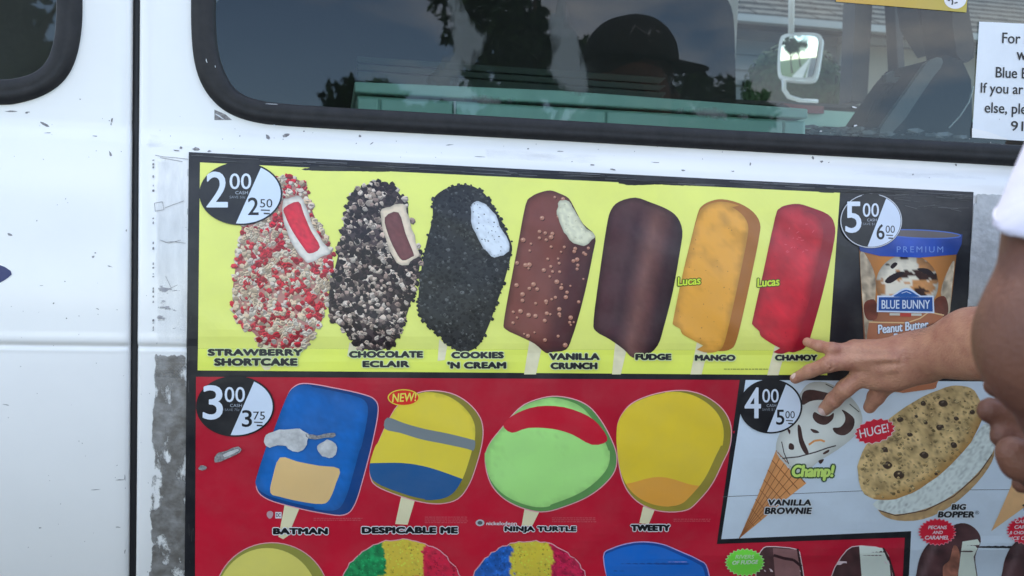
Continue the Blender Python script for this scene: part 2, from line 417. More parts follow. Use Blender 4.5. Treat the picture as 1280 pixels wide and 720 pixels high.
def tube(pts, rads, seg=8):
    """tube through points, returned as verts, faces"""
    V = []; F = []; n = len(pts); pts = [Vector(p) for p in pts]
    if not hasattr(rads, '__len__'): rads = [rads] * n
    for i in range(n):
        d = (pts[min(i + 1, n - 1)] - pts[max(i - 1, 0)]).normalized()
        a = d.orthogonal().normalized() if i == 0 else (a - d * a.dot(d)).normalized()
        b = d.cross(a)
        for k in range(seg):
            t = 2 * math.pi * k / seg; V.append(pts[i] + (a * math.cos(t) + b * math.sin(t)) * rads[i])
    for i in range(n - 1):
        for k in range(seg):
            F.append((i * seg + k, i * seg + (k + 1) % seg, (i + 1) * seg + (k + 1) % seg, (i + 1) * seg + k))
    F.append(tuple(range(seg))[::-1]); F.append(tuple((n - 1) * seg + k for k in range(seg)))
    return V, F
def box(c, s, rz=0.0):
    c = Vector(c); V = []
    for dx in (-1, 1):
        for dy in (-1, 1):
            for dz in (-1, 1):
                p = Vector((dx * s[0] / 2, dy * s[1] / 2, dz * s[2] / 2)); p.rotate(Matrix.Rotation(rz, 3, 'Z')); V.append(c + p)
    return V, [(0, 1, 3, 2), (4, 6, 7, 5), (0, 4, 5, 1), (2, 3, 7, 6), (0, 2, 6, 4), (1, 5, 7, 3)]
def merge(*parts):
    V = []; F = []
    for v, f in parts:
        b = len(V); V += list(v); F += [tuple(k + b for k in q) for q in f]
    return V, F
def bevelled(o, w=0.003, seg=2):
    md = o.modifiers.new('bevel', 'BEVEL'); md.width = w; md.segments = seg; md.limit_method = 'ANGLE'
    return o
def prism(poly, Y0, Y1):
    """outline given where it is seen, built as a solid between two depths inside the van"""
    a = [at_y(x, y, Y0) for x, y in poly]; n = len(a); b = [Vector((v.x, Y1, v.z)) for v in a]
    F = [tuple(range(n)), tuple(range(2 * n - 1, n - 1, -1))] + [(i, i + n, (i + 1) % n + n, (i + 1) % n) for i in range(n)]
    return a + b, F

# ================================================================== SETTING
g = mesh_obj('lawn', [(-300, -300, -0.012), (300, -300, -0.012), (300, 300, -0.012), (-300, 300, -0.012)], [(0, 1, 2, 3)], M['grass']); tag(g, kind='structure')
g = mesh_obj('road', [(-300, -5.5, 0), (300, -5.5, 0), (300, 2.9, 0), (-300, 2.9, 0)], [(0, 1, 2, 3)], M['asphalt']); tag(g, kind='structure')
v, f = merge(box((0, 3.0, 0.045), (600, 0.18, 0.13)), box((0, -5.6, 0.045), (600, 0.18, 0.13)))
g = mesh_obj('kerb', v, f, M['concrete']); tag(g, kind='structure')
v, f = merge(box((0, 4.1, 0.02), (600, 1.4, 0.06)), box((0, -6.9, 0.02), (600, 1.4, 0.06)))
g = mesh_obj('pavement', v, f, M['concrete']); tag(g, kind='structure')

# ================================================================== THE VAN
van = empty('ice_cream_van', (0.4, 1.0, 0), 'white ice cream van with black-framed windows, scratched paint and a menu poster on its side', 'van')
OUT_MAIN = [(300, -330), (260, -300), (240, -250), (237, 0), (238, 55), (244, 92), (258, 120), (280, 141), (310, 153), (350, 159), (640, 174), (960, 192), (1270, 209), (1600, 228), (1660, 215), (1690, 180), (1700, -200), (1680, -260), (1600, -290)]
IN_MAIN = [(320, -300), (285, -280), (272, -240), (268, 0), (269, 45), (275, 80), (288, 106), (300, 117), (318, 125), (352, 131), (640, 147), (960, 166), (1270, 181), (1570, 200), (1620, 190), (1645, 160), (1655, -190), (1640, -235), (1570, -262)]
OUT_SIDE = [(60, -300), (92, -280), (103, -240), (105, 0), (104, 38), (98, 72), (86, 98), (66, 116), (38, 128), (0, 135), (-300, 128), (-340, 110), (-360, 70), (-360, -240), (-330, -290)]
IN_SIDE = [(50, -265), (64, -258), (71, -230), (72, 0), (71, 35), (67, 60), (59, 79), (46, 91), (26, 98), (0, 101), (-290, 94), (-315, 82), (-325, 50), (-325, -220), (-300, -258)]
def world_outline(pts, off=0.0):
    c = chaikin(pts, 2); a = np.array(c)
    return on_surf(a[:, 0], a[:, 1], off, base_prof)

_sp = on_surf(169 - 5 * np.arange(-500, 1300, 10) / 720.0, np.arange(-500, 1300, 10), 0, base_prof)
def seam_x(z): return float(np.interp(z, (_sp[::-1, 2] - ZC), _sp[::-1, 0]))
def body_panel(name, xa, xb, zlo, zhi, holes, parent, label=None):
    """xa or xb may be a function of height (the edge along the door seam)"""
    zs = sorted(set(np.round(np.concatenate([np.arange(zlo, zhi + .001, 0.02), np.arange(CRE - .022, CRE + .022, .0018), np.arange(.07, .125, .004)]), 5)))
    fa = xa if callable(xa) else (lambda z: xa); fb = xb if callable(xb) else (lambda z: xb)
    n = max(2, int((fb(0) - fa(0)) / 0.0125)); us = np.linspace(0, 1, n)
    V = []; F = []; grid = []
    for z in zs:
        a, b_ = fa(z), fb(z)
        cols = [(a, .012), (a + .0004, .004), (a + .0022, .0012)] + [(a + .006 + (b_ - a - .012) * u, 0) for u in us] + [(b_ - .0022, .0012), (b_ - .0004, .004), (b_, .012)]
        grid.append(cols)
        for x, dy in cols:
            V.append((x, float(body_prof(z, x)) + dy, z + ZC))
    m = len(grid[0])
    for j in range(len(zs) - 1):
        for i in range(m - 1):
            cx = (grid[j][i][0] + grid[j][i + 1][0]) / 2; cz = (zs[j] + zs[j + 1]) / 2
            if any(inside(h, cx, cz) for h in holes): continue
            F.append((j * m + i, j * m + i + 1, (j + 1) * m + i + 1, (j + 1) * m + i))
    o = mesh_obj(name, V, F, M['paint'], parent, True)
    if label: o['label'] = label
    return o
def mid_outline(a, b):
    A, B = world_outline(a), world_outline(b); Cc = A * .5 + B * .5
    return [(p[0], p[2] - ZC) for p in Cc]
hole_main, hole_side = mid_outline(OUT_MAIN, IN_MAIN), mid_outline(OUT_SIDE, IN_SIDE)
SX = -0.2440
body_panel('rear_door_panel', -1.35, lambda z: seam_x(z) - .0045, -0.95, 1.10, [hole_side], van)
body_panel('side_panel', lambda z: seam_x(z) + .0045, 2.30, -0.95, 1.10, [hole_main], van)
v, f = tube([(seam_x(z), 0.016 + float(base_prof(z)), ZC + z) for k, z in enumerate(np.arange(-.95, 1.11, .05))], 0.0065, 8)
mesh_obj('door_seam_seal', v, f, M['seam'], van, True)

def gasket(o_px, i_px, parent):
    A, B = world_outline(o_px), world_outline(i_px); n = len(A); prof = [(-.03, -.008), (.0, .0045), (.06, .0085), (.22, .0100), (.42, .0098), (.50, .0092), (.56, .0096), (.74, .0088), (.92, .0045), (1.02, -.008)]
    V = []; m = len(prof)
    for i in range(n):
        for t, h in prof:
            p = B[i] * (1 - t) + A[i] * t; V.append((p[0], p[1] - h, p[2]))
    F = [(i * m + k, i * m + k + 1, ((i + 1) % n) * m + k + 1, ((i + 1) % n) * m + k) for i in range(n) for k in range(m - 1)]
    return mesh_obj('window_gasket', V, F, M['rubber'], parent, True)
gasket(OUT_MAIN, IN_MAIN, van); gasket(OUT_SIDE, IN_SIDE, van)
def pane(i_px, material, parent):
    W = world_outline(grow(i_px, 4) if False else i_px, -0.004); c = W.mean(0); W = c + (W - c) * 1.012; n = len(W)
    return mesh_obj('window_pane', [tuple(p) for p in W], [tuple(range(n))], material, parent)
pane(IN_MAIN, M['glass'], van); pane(IN_SIDE, M['glass_dark'], van)

# shell, far side and roof
v, f = merge(box((0.475, 1.0, 2.44), (3.70, 1.96, 0.05)), box((-1.37, 1.0, 1.42), (0.04, 1.94, 2.0)))
bevelled(mesh_obj('roof', v, f, M['paint'], van), .02, 3)
mesh_obj('floor', *box((0.475, 1.0, 0.38), (3.64, 1.92, 0.05)), M['dark'], van)
FY = 1.90
wl = at_y(917, 60, FY).x; wr = 2.24
mesh_obj('far_side_panel', *merge(box(((-1.33 + wl) / 2, FY, 1.41), (wl + 1.33, 0.04, 1.98)), box(((wl + wr) / 2, FY, 1.02), (wr - wl, 0.04, 1.20)),
         box(((wl + wr) / 2, FY, 2.32), (wr - wl, 0.04, 0.16))), M['paint'], van)
mesh_obj('bonnet', *box((2.75, 1.0, 0.95), (0.9, 1.8, 0.75)), M['paint'], van)
for wx in (-0.75, 2.55):
    for wy in (0.16, 1.84):
        pts = [(wx, wy - .11, .34), (wx, wy + .11, .34)]
        w = mesh_obj('wheel', *tube([(wx, wy - .11, .34), (wx, wy - .10, .34), (wx, wy + .10, .34), (wx, wy + .11, .34)], [.29, .34, .34, .29], 28), M['rubber'], van)
        mesh_obj('rim', *tube([(wx, wy - .115, .34), (wx, wy + .115, .34)], .2, 20), M['white_plastic'], w)
# partition behind the seat (rounded upper corner), seen through the big window
part_px = chaikin([(250, 240), (250, -46), (500, -34), (850, -20), (900, -14), (917, 10), (919, 60), (922, 240)], 2)
mesh_obj('seat_partition', *prism(part_px, 1.52, 1.56), M['dark'], van)
mesh_obj('far_window_sill', *prism([(918, 131), (1230, 150), (1230, 171), (918, 150)], 1.80, 1.90), M['mint'], van)
mesh_obj('sill_strip', *prism([(916, 124), (1215, 138), (1215, 141), (916, 129)], 1.795, 1.92), M['black_trim'], van)
mesh_obj('tail_light', *prism([(978, 129), (1030, 133), (1030, 142), (1000, 141)], 1.78, 1.80), M['red_lens'], van)
mesh_obj('windscreen_pillar', *prism([(1072, -60), (1094, -60), (1084, 128), (1064, 127)], 1.80, 1.88), M['black_trim'], van)
mesh_obj('vent_pillar', *prism([(1115, -60), (1124, -60), (1133, 130), (1125, 130)], 1.72, 1.78), M['black_trim'], van)
mesh_obj('windscreen_pillar', *prism([(1136, -60), (1160, -60), (1176, 20), (1188, 60), (1172, 66), (1150, 30)], 1.35, 1.45), M['black_trim'], van)
mesh_obj('windscreen_strut', *prism([(1163, -60), (1170, -60), (1194, 58), (1188, 60)], 1.30, 1.36), M['grey_vinyl'], van)
mesh_obj('cab_speaker', *prism(chaikin([(1186, -60), (1200, -60), (1213, 25), (1221, 70), (1206, 80), (1193, 66)], 1), 1.20, 1.34), M['dark'], van)
mesh_obj('dashboard', *prism([(1020, 240), (1030, 158), (1090, 161), (1150, 150), (1205, 150), (1300, 172), (1420, 175), (1420, 240)], 0.75, 1.20), M['dark'], van)
col = mesh_obj('steering_column', *prism([(1100, 240), (1101, 163), (1122, 132), (1150, 92), (1166, 74), (1184, 69), (1203, 76), (1214, 100), (1218, 240)], 0.66, 0.84), M['dark'], van)
mesh_obj('column_cover', *prism(chaikin([(1099, 168), (1101, 160), (1120, 133), (1149, 92), (1160, 76), (1176, 70), (1180, 80), (1164, 99), (1120, 166)], 1), 0.645, 0.66), M['grey_vinyl'], col)
mesh_obj('grab_handle', *tube([at_y(*p, 0.75) for p in ((1083, 170), (1087, 148), (1096, 128), (1108, 113), (1126, 103), (1140, 99))], [.008, .0085, .0085, .008, .0075, .006], 8), M['rubber'], van, True)
mesh_obj('clip', *prism([(1108, 93), (1118, 88), (1118, 96), (1134, 95), (1134, 104), (1108, 103)], 0.74, 0.76), M['grey_vinyl'], van)
mesh_obj('sun_visor_tab', *prism([(1128, 96), (1136, 92), (1139, 97), (1133, 104)], 0.735, 0.74), M['black_trim'], van)
mesh_obj('cable', *tube([at_y(*p, 0.64) for p in ((1186, 160), (1200, 145), (1211, 128), (1217, 108))], .0014, 6), M['white_plastic'], van)
r0 = random.Random(3)
V = []; F = []
for k in range(60):                                    # crumpled papers and odds and ends along the dash
    x = r0.uniform(1010, 1215); y = 160 + (x - 1000) * .035 + r0.uniform(-3, 7); s = r0.uniform(2, 8); b = len(V)
    Yd = r0.uniform(.62, .7)
    for q in range(5): V.append(at_y(x + s * 1.6 * math.cos(q * 1.25) + r0.uniform(-1, 1), y + s * .45 * math.sin(q * 1.25), Yd + r0.uniform(-.01, .01)))
    F.append(tuple(range(b, b + 5)))
tag(mesh_obj('dash_clutter', V, F, M['grey_vinyl'], van), kind='stuff')
# side mirror beyond the far door
MK, MMz = -1.78, -0.215
mc_ = at_y(999, 71, 2.19)
def on_tilt(px, py, off):
    d = ray([px], [py])[0]; c = np.array(mc_) + np.array((0, off, 0)); n = np.array((MK, -1.0, MMz))
    return Vector(CAM + d * float(((c - CAM) @ n) / (d @ n)))
mp_ = chaikin([(971, 96), (973, 52), (979, 41), (1018, 40), (1029, 45), (1027, 62), (1022, 96), (1015, 103), (978, 100)], 2)
fr_ = [on_tilt(x, y, 0) for x, y in mp_]; bk_ = [v + Vector((.03, .045, 0)) for v in fr_]; n_ = len(fr_)
mirror = mesh_obj('side_mirror', fr_ + bk_, [tuple(range(n_)), tuple(range(2 * n_ - 1, n_ - 1, -1))] + [(i, i + n_, (i + 1) % n_ + n_, (i + 1) % n_) for i in range(n_)], M['white_plastic'], van)
gp = chaikin([(975, 92), (977, 55), (982, 45), (1016, 44), (1024, 49), (1022, 64), (1018, 92), (1011, 98), (981, 96)], 2)
cxg, cyg = 999.5, 71.0; V = []; F = []; ng = len(gp); rings = 10; nn_ = np.array((MK, -1.0, MMz)); nn_ /= np.linalg.norm(nn_)
for k in range(1, rings + 1):
    t_ = k / rings
    for x, y in gp: V.append(on_tilt(cxg + (x - cxg) * t_, cyg + (y - cyg) * t_, -.004) + Vector(nn_ * .0040 * (1 - .5 * ((x - cxg) * t_ / 26) ** 2 - .5 * ((y - cyg) * t_ / 28) ** 2)))
V.append(on_tilt(cxg, cyg, -.004) + Vector(nn_ * .0040)); c0 = len(V) - 1
for k in range(rings - 1):
    for q_ in range(ng): F.append((k * ng + q_, k * ng + (q_ + 1) % ng, (k + 1) * ng + (q_ + 1) % ng, (k + 1) * ng + q_))
for q_ in range(ng): F.append((c0, (q_ + 1) % ng, q_))
mesh_obj('mirror_glass', V, F, M['chrome'], mirror, True)
mesh_obj('mirror_bracket', *merge(tube([at_y(990, -80, 2.19), at_y(989, 42, 2.19)], .012, 8), tube([at_y(980, 100, 2.19), at_y(980, 112, 2.19), at_y(986, 121, 2.19), at_y(1002, 126, 2.19), at_y(1022, 127, 2.18)], .009, 8)), M['white_plastic'], van, True)

# mint cabinet and shelf inside
cab = empty('cabinet', (0.3, 0.7, 0.4), 'mint green metal cabinet just inside the big van window', 'cabinet')
def mint_box(pxs, Y0, Y1, name, m): return bevelled(mesh_obj(name, *prism(pxs, Y0, Y1), m, cab), .003)
mint_box([(446, 119), (1007, 151), (1007, 330), (446, 330)], 0.52, 0.95, 'cabinet_body', M['mint'])
mint_box([(443, 102), (700, 113), (1010, 136), (1010, 148), (700, 129), (443, 115)], 0.50, 0.97, 'cabinet_lid', M['mint'])
for a_, b_ in ((447, 473), (476, 566), (570, 756), (759, 978), (981, 1006)):
    y0 = 119 + (a_ - 446) * .057; y1 = 119 + (b_ - 446) * .057
    mint_box([(a_, y0 + 2), (b_, y1 + 2), (b_, 320), (a_, 320)], 0.512, 0.52, 'cabinet_door', M['mint'])
mesh_obj('door_edge_strip', *prism([(567.6, 126), (569.6, 126), (569.6, 320), (567.6, 320)], 0.508, 0.516), M['white_plastic'], cab)
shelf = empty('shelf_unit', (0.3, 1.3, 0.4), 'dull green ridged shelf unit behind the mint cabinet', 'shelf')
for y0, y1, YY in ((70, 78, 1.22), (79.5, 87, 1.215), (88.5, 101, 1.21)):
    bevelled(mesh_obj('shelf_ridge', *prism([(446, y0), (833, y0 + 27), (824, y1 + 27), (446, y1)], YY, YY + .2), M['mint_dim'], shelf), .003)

# ------------------------------------------------------------------ marks on the paint
def chips(name, pts, parent, m, prof=body_prof, off=1.0):
    sh = Sheet(prof)
    for x, y, w, h, rot in pts:
        n = 7; rr = random.Random(int(x * 31 + y)); poly = []
        for k in range(n):
            a = 2 * math.pi * k / n; q = rr.uniform(.45, 1.1); u, vv = w * q * math.cos(a), h * q * math.sin(a)
            poly.append((x + u * math.cos(R(rot)) - vv * math.sin(R(rot)), y + u * math.sin(R(rot)) + vv * math.cos(R(rot))))
        sh.fill(poly, (0.2, 0.19, 0.19), off, 20)
    return tag(sh.build(name, parent, m), kind='stuff')
pts = [(14, 139, 9, 1.2, 2), (35, 140, 4, 1, 0), (55, 155, 8, 2, 28), (60, 166, 6, .7, 0), (140, 150, 1.4, 4, 10), (139, 155, 1, 3, 0), (138, 192, 2, 4, -20), (118, 170, 4, .7, 5), (33, 141, 3, 1, 0),
       (12, 293, 5, 2.4, 25), (46, 276, 1, 1, 0), (116, 321, 2.4, 1.8, -30), (119, 316, 1.5, 1, 0), (137, 333, 4, .8, 15), (122, 386, 3, .8, 20), (67, 379, 1.3, 1.3, 0), (83, 398, 1.2, 1.2, 0), (52, 357, 3, .6, 0), (158, 288, 1, 2, 0),
       (8, 506, 6, .9, 12), (156, 597, .8, 5, 0), (150, 600, 6, .8, 0), (50, 660, 2, 1, 0), (148, 659, 4, .8, 0), (156, 690, .8, 4, 10), (120, 612, 8, .6, -5), (100, 124, 1.4, 1, 0), (26, 458, .8, .8, 0),
       (300, 170, 1, 1, 0), (335, 171, 5, 3.4, 30), (358, 169, 5, 2.2, -20), (380, 164, 1.6, 1, 0), (450, 170, 2, 2, 40), (465, 179, 4, .8, -35), (562, 181, 6, .8, -5), (660, 186, 1.5, 1.2, 0), (715, 202, 1, 1, 0), (741, 206, 3, 1.6, 0), (766, 212, 4, 1.4, 10), (854, 213, 3, 1.8, 0), (938, 205, 2.6, 1.6, -60), (916, 214, 3, 1, 0),
       (1016, 197, 2.6, 1.6, 70), (1027, 202, 2.5, 1.6, 0), (1036, 203, 1.3, 1, 0), (1141, 218, 1.3, 1.3, 0), (1195, 206, 3, 2, 30), (220, 188, 5, 1, 10), (226, 185, 2, 2, 0), (245, 186, 6, 2.4, 10), (262, 189, 4, 1.4, 0), (700, 189, 5, .8, 0), (600, 196, 9, .6, 3), (820, 203, 8, .6, 3)]
chips('paint_chips', pts, van, M['chip'])
rr = random.Random(11)
pts = []
for k in range(110):
    x = rr.uniform(2, 1250); y = rr.choice([rr.uniform(145, 200), rr.uniform(150, 720)])
    if x > 236 and y > 188 + (x - 236) * .05: x = rr.uniform(2, 232)
    if 160 < x < 176: continue
    pts.append((x, y, rr.uniform(.4, 1.3), rr.uniform(.3, .8), rr.uniform(0, 180)))
chips('small_paint_specks', pts, van, M['chip'])
# grime rubbed into the belt line and door
for k, poly in enumerate(([(178, 160), (236, 150), (420, 172), (600, 180), (600, 190), (236, 187), (178, 192)], [(600, 180), (960, 197), (1240, 214), (1240, 232), (960, 222), (600, 205)], [(2, 430), (158, 430), (158, 445), (2, 445)], [(176, 424), (190, 424), (190, 700), (176, 700)])):
    sh = Sheet(body_prof); sh.fill(poly, lambda x, y: (min(1, edge_dist(poly, x, y) / 8),) * 3, 1.3, 5)
    tag(sh.build('grime_streaks', van, M['grime']), kind='stuff')
# rubber scuffs
chips('gasket_scratches', [(258, 76, .8, 4, -15), (269, 83, .6, 2, -10), (275, 146, 9, 1.2, 33), (340, 130, 12, .5, 2), (343, 157, 3, 1.6, 0)], van, M['white_plastic'], base_prof, 36)
sh = Sheet(body_prof); sh.fill([(268, 137), (282, 143), (290, 150), (268, 150)], (0.5, 0.48, 0.4), 1.2, 20)
sh.build('peeled_paint_patch', van, M['chip'], 'small beige patch of bare metal at the corner of the window')

# ================================================================== POSTER
poster = empty('menu_poster', (0.37, -0.01, 0.85), 'printed ice cream menu poster with yellow and red panels taped to the van side', 'poster')
BLACK = (0.010, 0.010, 0.012)
def P2(c): return lambda x, y: ink(c, y)
sh = Sheet()
def black_ink(x, y): return (0.0125, 0.0125, 0.0150)
sh.fill([(236, 190), (1217, 240), (1205, 470), (1430, 474), (1430, 900), (229, 900), (233, 470)], black_ink, 0, 9)
sh.build('backing_sheet', poster)
YEL = (226, 242, 92)
def yellow(x, y):
    c = (224, 241, 98) if y < 437 else (208, 222, 84)
    k = 1 + 0.02 * fnoise(x, y, 60, 1)
    return ink(c, y, k)
sh = Sheet()
sh.fill([(250, 203), (1050, 241), (1036, 438), (247.5, 435.5)], lambda x, y: ink((244, 246, 124), y, 1 + .02 * fnoise(x, y, 60)), 1, 9)
sh.fill([(247.5, 435.6), (1036, 438.1), (1034, 469), (247, 463)], lambda x, y: ink((214, 219, 88), y, 1 + .03 * fnoise(x, y, 40)), 1, 9)
sh.build('yellow_panel', poster, label='bright yellow printed panel holding seven ice cream bars')
sh = Sheet()
def red(x, y):
    return ink((158 - 6 * max(0, (x - 600) / 300), 19, 38), y, 1 + .10 * fnoise(x, y, 90, 2))
sh.fill([(245, 471), (928, 475), (897, 680), (1134, 670), (1118, 900), (243, 900)], red, 1, 9)
sh.build('red_panel', poster, label='deep red printed panel holding novelty ice pops')
sh = Sheet()
sh.fill([(932, 475), (1420, 478), (1420, 900), (1127, 900), (1139, 664), (901.5, 674)], lambda x, y: ink((196, 207, 216), y, 1 + .03 * fnoise(x, y, 70, 3)), 1, 9)
sh.fill([(925, 472), (932, 475), (901.5, 674), (1139, 664), (1127, 900), (1119, 900), (1131, 672), (896, 680)], black_ink, 1.3, 9)
sh.line([(903, 621), (1090, 613), (1265, 612)], .7, (0.12, 0.13, 0.14), 1.4)
sh.build('white_panel', poster, label='white printed panel with cones and sandwiches')

# --- price badges
def badge(cx, cy, rx, ry, big, bs, small, ss, save, top_clip=None, white_ring=False, lt=(0.5, -0.87), lb=(-0.115, 0.935)):
    sh = Sheet(); e = ell(cx, cy, rx, ry, 56)
    if top_clip is not None: e = clip(e, 1, top_clip, False)
    sh.fill(e, BLACK, 6.0, 9)
    if white_ring:
        ring = ell(cx, cy, rx - 1, ry - 1, 56)
        sh.line(ring + ring[:1], 1.1, (0.55, 0.56, 0.58), 6.3)
    T = (cx + rx * lt[0], cy + ry * lt[1]); B = (cx + rx * lb[0], cy + ry * lb[1])
    w = ell(cx, cy, rx - 2.2, ry - 2.0, 56)
    if top_clip is not None: w = clip(w, 1, top_clip + 3, False)
    sh.fill(clip_half(w, B, T) if clip_half([(cx + rx * .9, cy)], B, T) else clip_half(w, T, B), P2((218, 228, 240)), 6.4, 9)
    b = sh.build('price_badge', poster, label='black and white round price badge reading %s.%s' % (big, bs))
    t = Sheet(); W = ink((222, 230, 240), cy)
    put_text(t, big, (cx - .83 * rx, cy - .70 * ry, cx - .31 * rx, cy + .44 * ry), W, 7.0, .012)
    put_text(t, bs, (cx - .27 * rx, cy - .64 * ry, cx + .25 * rx, cy - .14 * ry), W, 7.0, .006)
    put_text(t, 'CASH', (cx - .13 * rx, cy - .08 * ry, cx + .17 * rx, cy + .02 * ry), tuple(v * .6 for v in W), 7.0, .0)
    put_text(t, save, (cx - .27 * rx, cy + .07 * ry, cx + .11 * rx, cy + .17 * ry), tuple(v * .35 for v in W), 7.0, .0)
    put_text(t, small, (cx + .17 * rx, cy + .12 * ry, cx + .43 * rx, cy + .68 * ry), BLACK, 7.0, .012)
    put_text(t, ss, (cx + .46 * rx, cy + .17 * ry, cx + .76 * rx, cy + .44 * ry), BLACK, 7.0, .006)
    t.fill([(cx + .48 * rx, cy + .50 * ry), (cx + .70 * rx, cy + .51 * ry), (cx + .70 * rx, cy + .55 * ry), (cx + .48 * rx, cy + .54 * ry)], (0.08,) * 3, 7, 20)
    t.fill([(cx + .55 * rx, cy + .60 * ry), (cx + .70 * rx, cy + .61 * ry), (cx + .70 * rx, cy + .66 * ry), (cx + .55 * rx, cy + .65 * ry)], (0.05,) * 3, 7, 20)
    t.build('price_figures', b)
badge(301, 242, 52, 39.5, '2', '00', '2', '50', 'SAVE 50¢', 204)
badge(294, 508, 49, 38, '3', '00', '3', '75', 'SAVE 75¢')
badge(1089, 276, 39, 34.5, '5', '00', '6', '00', 'SAVE $1', None, True)
badge(963.5, 508, 39.5, 34, '4', '00', '5', '00', 'SAVE $1')

# --- captions
def caption(lines, ymid, halo=None, lay=8.0, bold=0.095, shear=0.0, rot=0.0, col=BLACK, hw=1.0):
    t = Sheet()
    for s, bx in lines: put_text(t, s, bx, col, lay, bold, rot, shear, halo, hw, 1.06)
    return t.build('caption', poster)
GH = ink((196, 204, 150), 445); WH = ink((226, 226, 226), 500)
caption([('STRAWBERRY', (259.5, 436, 379, 445)), ('SHORTCAKE', (267.5, 447.5, 372, 457.5))], 445, GH)
caption([('CHOCOLATE', (436, 438.6, 529, 447.4)), ('ECLAIR', (453, 450.8, 512, 459.3))], 445, GH)
caption([('COOKIES', (564, 439.6, 630, 448.2)), ("'N CREAM", (559, 452, 633, 461))], 445, GH)
caption([('VANILLA', (686, 441.3, 750, 450.2)), ('CRUNCH', (688, 453, 747, 461.7))], 445, GH)
caption([('FUDGE', (794, 442, 839.5, 450.3))], 445, GH)
caption([('MANGO', (868.5, 443.3, 919.5, 451.2))], 445, GH)
caption([('CHAMOY', (968.5, 443.2, 1022, 451))], 445, GH)
caption([('BATMAN', (341, 659.8, 410, 668.2))], 660, WH)
caption([('DESPICABLE ME', (452, 658.3, 572.5, 667.2))], 660, WH)
caption([('NINJA TURTLE', (630.5, 657.6, 720.5, 666.2))], 660, WH)
caption([('TWEETY', (788.5, 655.6, 838, 664.2))], 660, WH)
caption([('VANILLA', (959, 624.2, 1014, 632.2)), ('BROWNIE', (955.5, 634.2, 1014, 642.8))], 630, ink((225, 230, 232), 630), shear=.18, bold=.065)
caption([('BIG', (1189, 630, 1207, 637.5)), ('BOPPER', (1172, 639, 1218, 647.2))], 630, ink((225, 230, 232), 630), shear=.18, bold=.065)
caption([('®', (1219, 638.5, 1224, 643))], 630, bold=0.0)
caption([('T', (1277, 630.5, 1286, 638.5))], 630, shear=.18)
# small legal lines (too small to read in the photograph) as rows of tiny dashes
def legal(x0, x1, ys, colr, lay=3):
    t = Sheet(); q = random.Random(int(x0))
    for y in ys:
        x = x0
        while x < x1:
            w = q.uniform(1.2, 4.5); t.fill([(x, y), (x + w, y), (x + w, y + .75), (x, y + .75)], colr, lay, 20); x += w + q.uniform(.7, 1.2)
    t.build('fine_print', poster)
PK = ink((165, 75, 82), 650)
legal(392, 452, (647.5, 649.8), PK); legal(531, 583, (646, 648.4, 650.8, 653), PK); legal(690, 743, (647, 649.4, 651.8), PK); legal(842, 888, (648.6, 651), PK)
legal(905, 958, (461,), BLACK)

# --- ice cream pictures on yellow
def shade_bar(outline, c, dark, y0=None, axis=(1, .15), amp=0.5, n_s=14, n_a=0.05, seed=1, light=None):
    xs = [p[0] * axis[0] + p[1] * axis[1] for p in outline]; a, b = min(xs), max(xs)
    P = np.array(outline)
    def f(x, y):
        u = (x * axis[0] + y * axis[1] - a) / (b - a); e = min(1, edge_dist(outline, x, y) / 9.0)
        k = min(1, max(0, (1 - e) * .45 + amp * max(0, u - .45)))
        cc = [c[i] * (1 - k) + dark[i] * k for i in range(3)]
        m = 1 + n_a * fnoise(x, y, n_s, seed)
        return ink([v * m for v in cc], y)
    return f
STICK = (205, 192, 150)
def stick(sh, poly, lay=2.0):
    a = poly
    sh.fill(poly, lambda x, y: ink((206, 196, 158), y, 1 + .12 * fnoise(x * 4, y, 10, 9)), lay, 6)
def crumbs(sh, outline, pal, n, smin, smax, lay, seed, shadow=(60, 30, 25), spill=2.0, band=None, cluster=None):
    q = random.Random(seed); o2 = grow(outline, spill); x0 = min(p[0] for p in o2); x1 = max(p[0] for p in o2); y0 = min(p[1] for p in o2); y1 = max(p[1] for p in o2)
    k = 0
    while k < n:
        x, y = q.uniform(x0, x1), q.uniform(y0, y1)
        if not inside(o2, x, y): continue
        if band and band(x, y): continue
        s = q.uniform(smin, smax); c = q.choice(pal)
        if cluster: c = q.choice(cluster if fnoise(x, y, 13, 21) + q.uniform(-.12, .12) > .12 else pal)
        m = q.uniform(.75, 1.12); a0 = q.uniform(0, 6.28); nn = q.choice((5, 6, 7))
        L_ = lay + .5 * k / n + .6
        pl = [(x + s * q.uniform(.55, 1.15) * math.cos(a0 + 6.28 * i / nn), y + s * q.uniform(.5, 1.05) * math.sin(a0 + 6.28 * i / nn)) for i in range(nn)]
        ds = tuple(v * .6 for v in c)
        sh.tri([(px + s * .22, py + s * .30) for px, py in pl], [ink(ds, y)] * nn, L_)
        sh.tri(pl, [ink([v * m * (1.10 if py < y else .86) for v in c], y) for px, py in pl], L_ + .004)
        k += 1
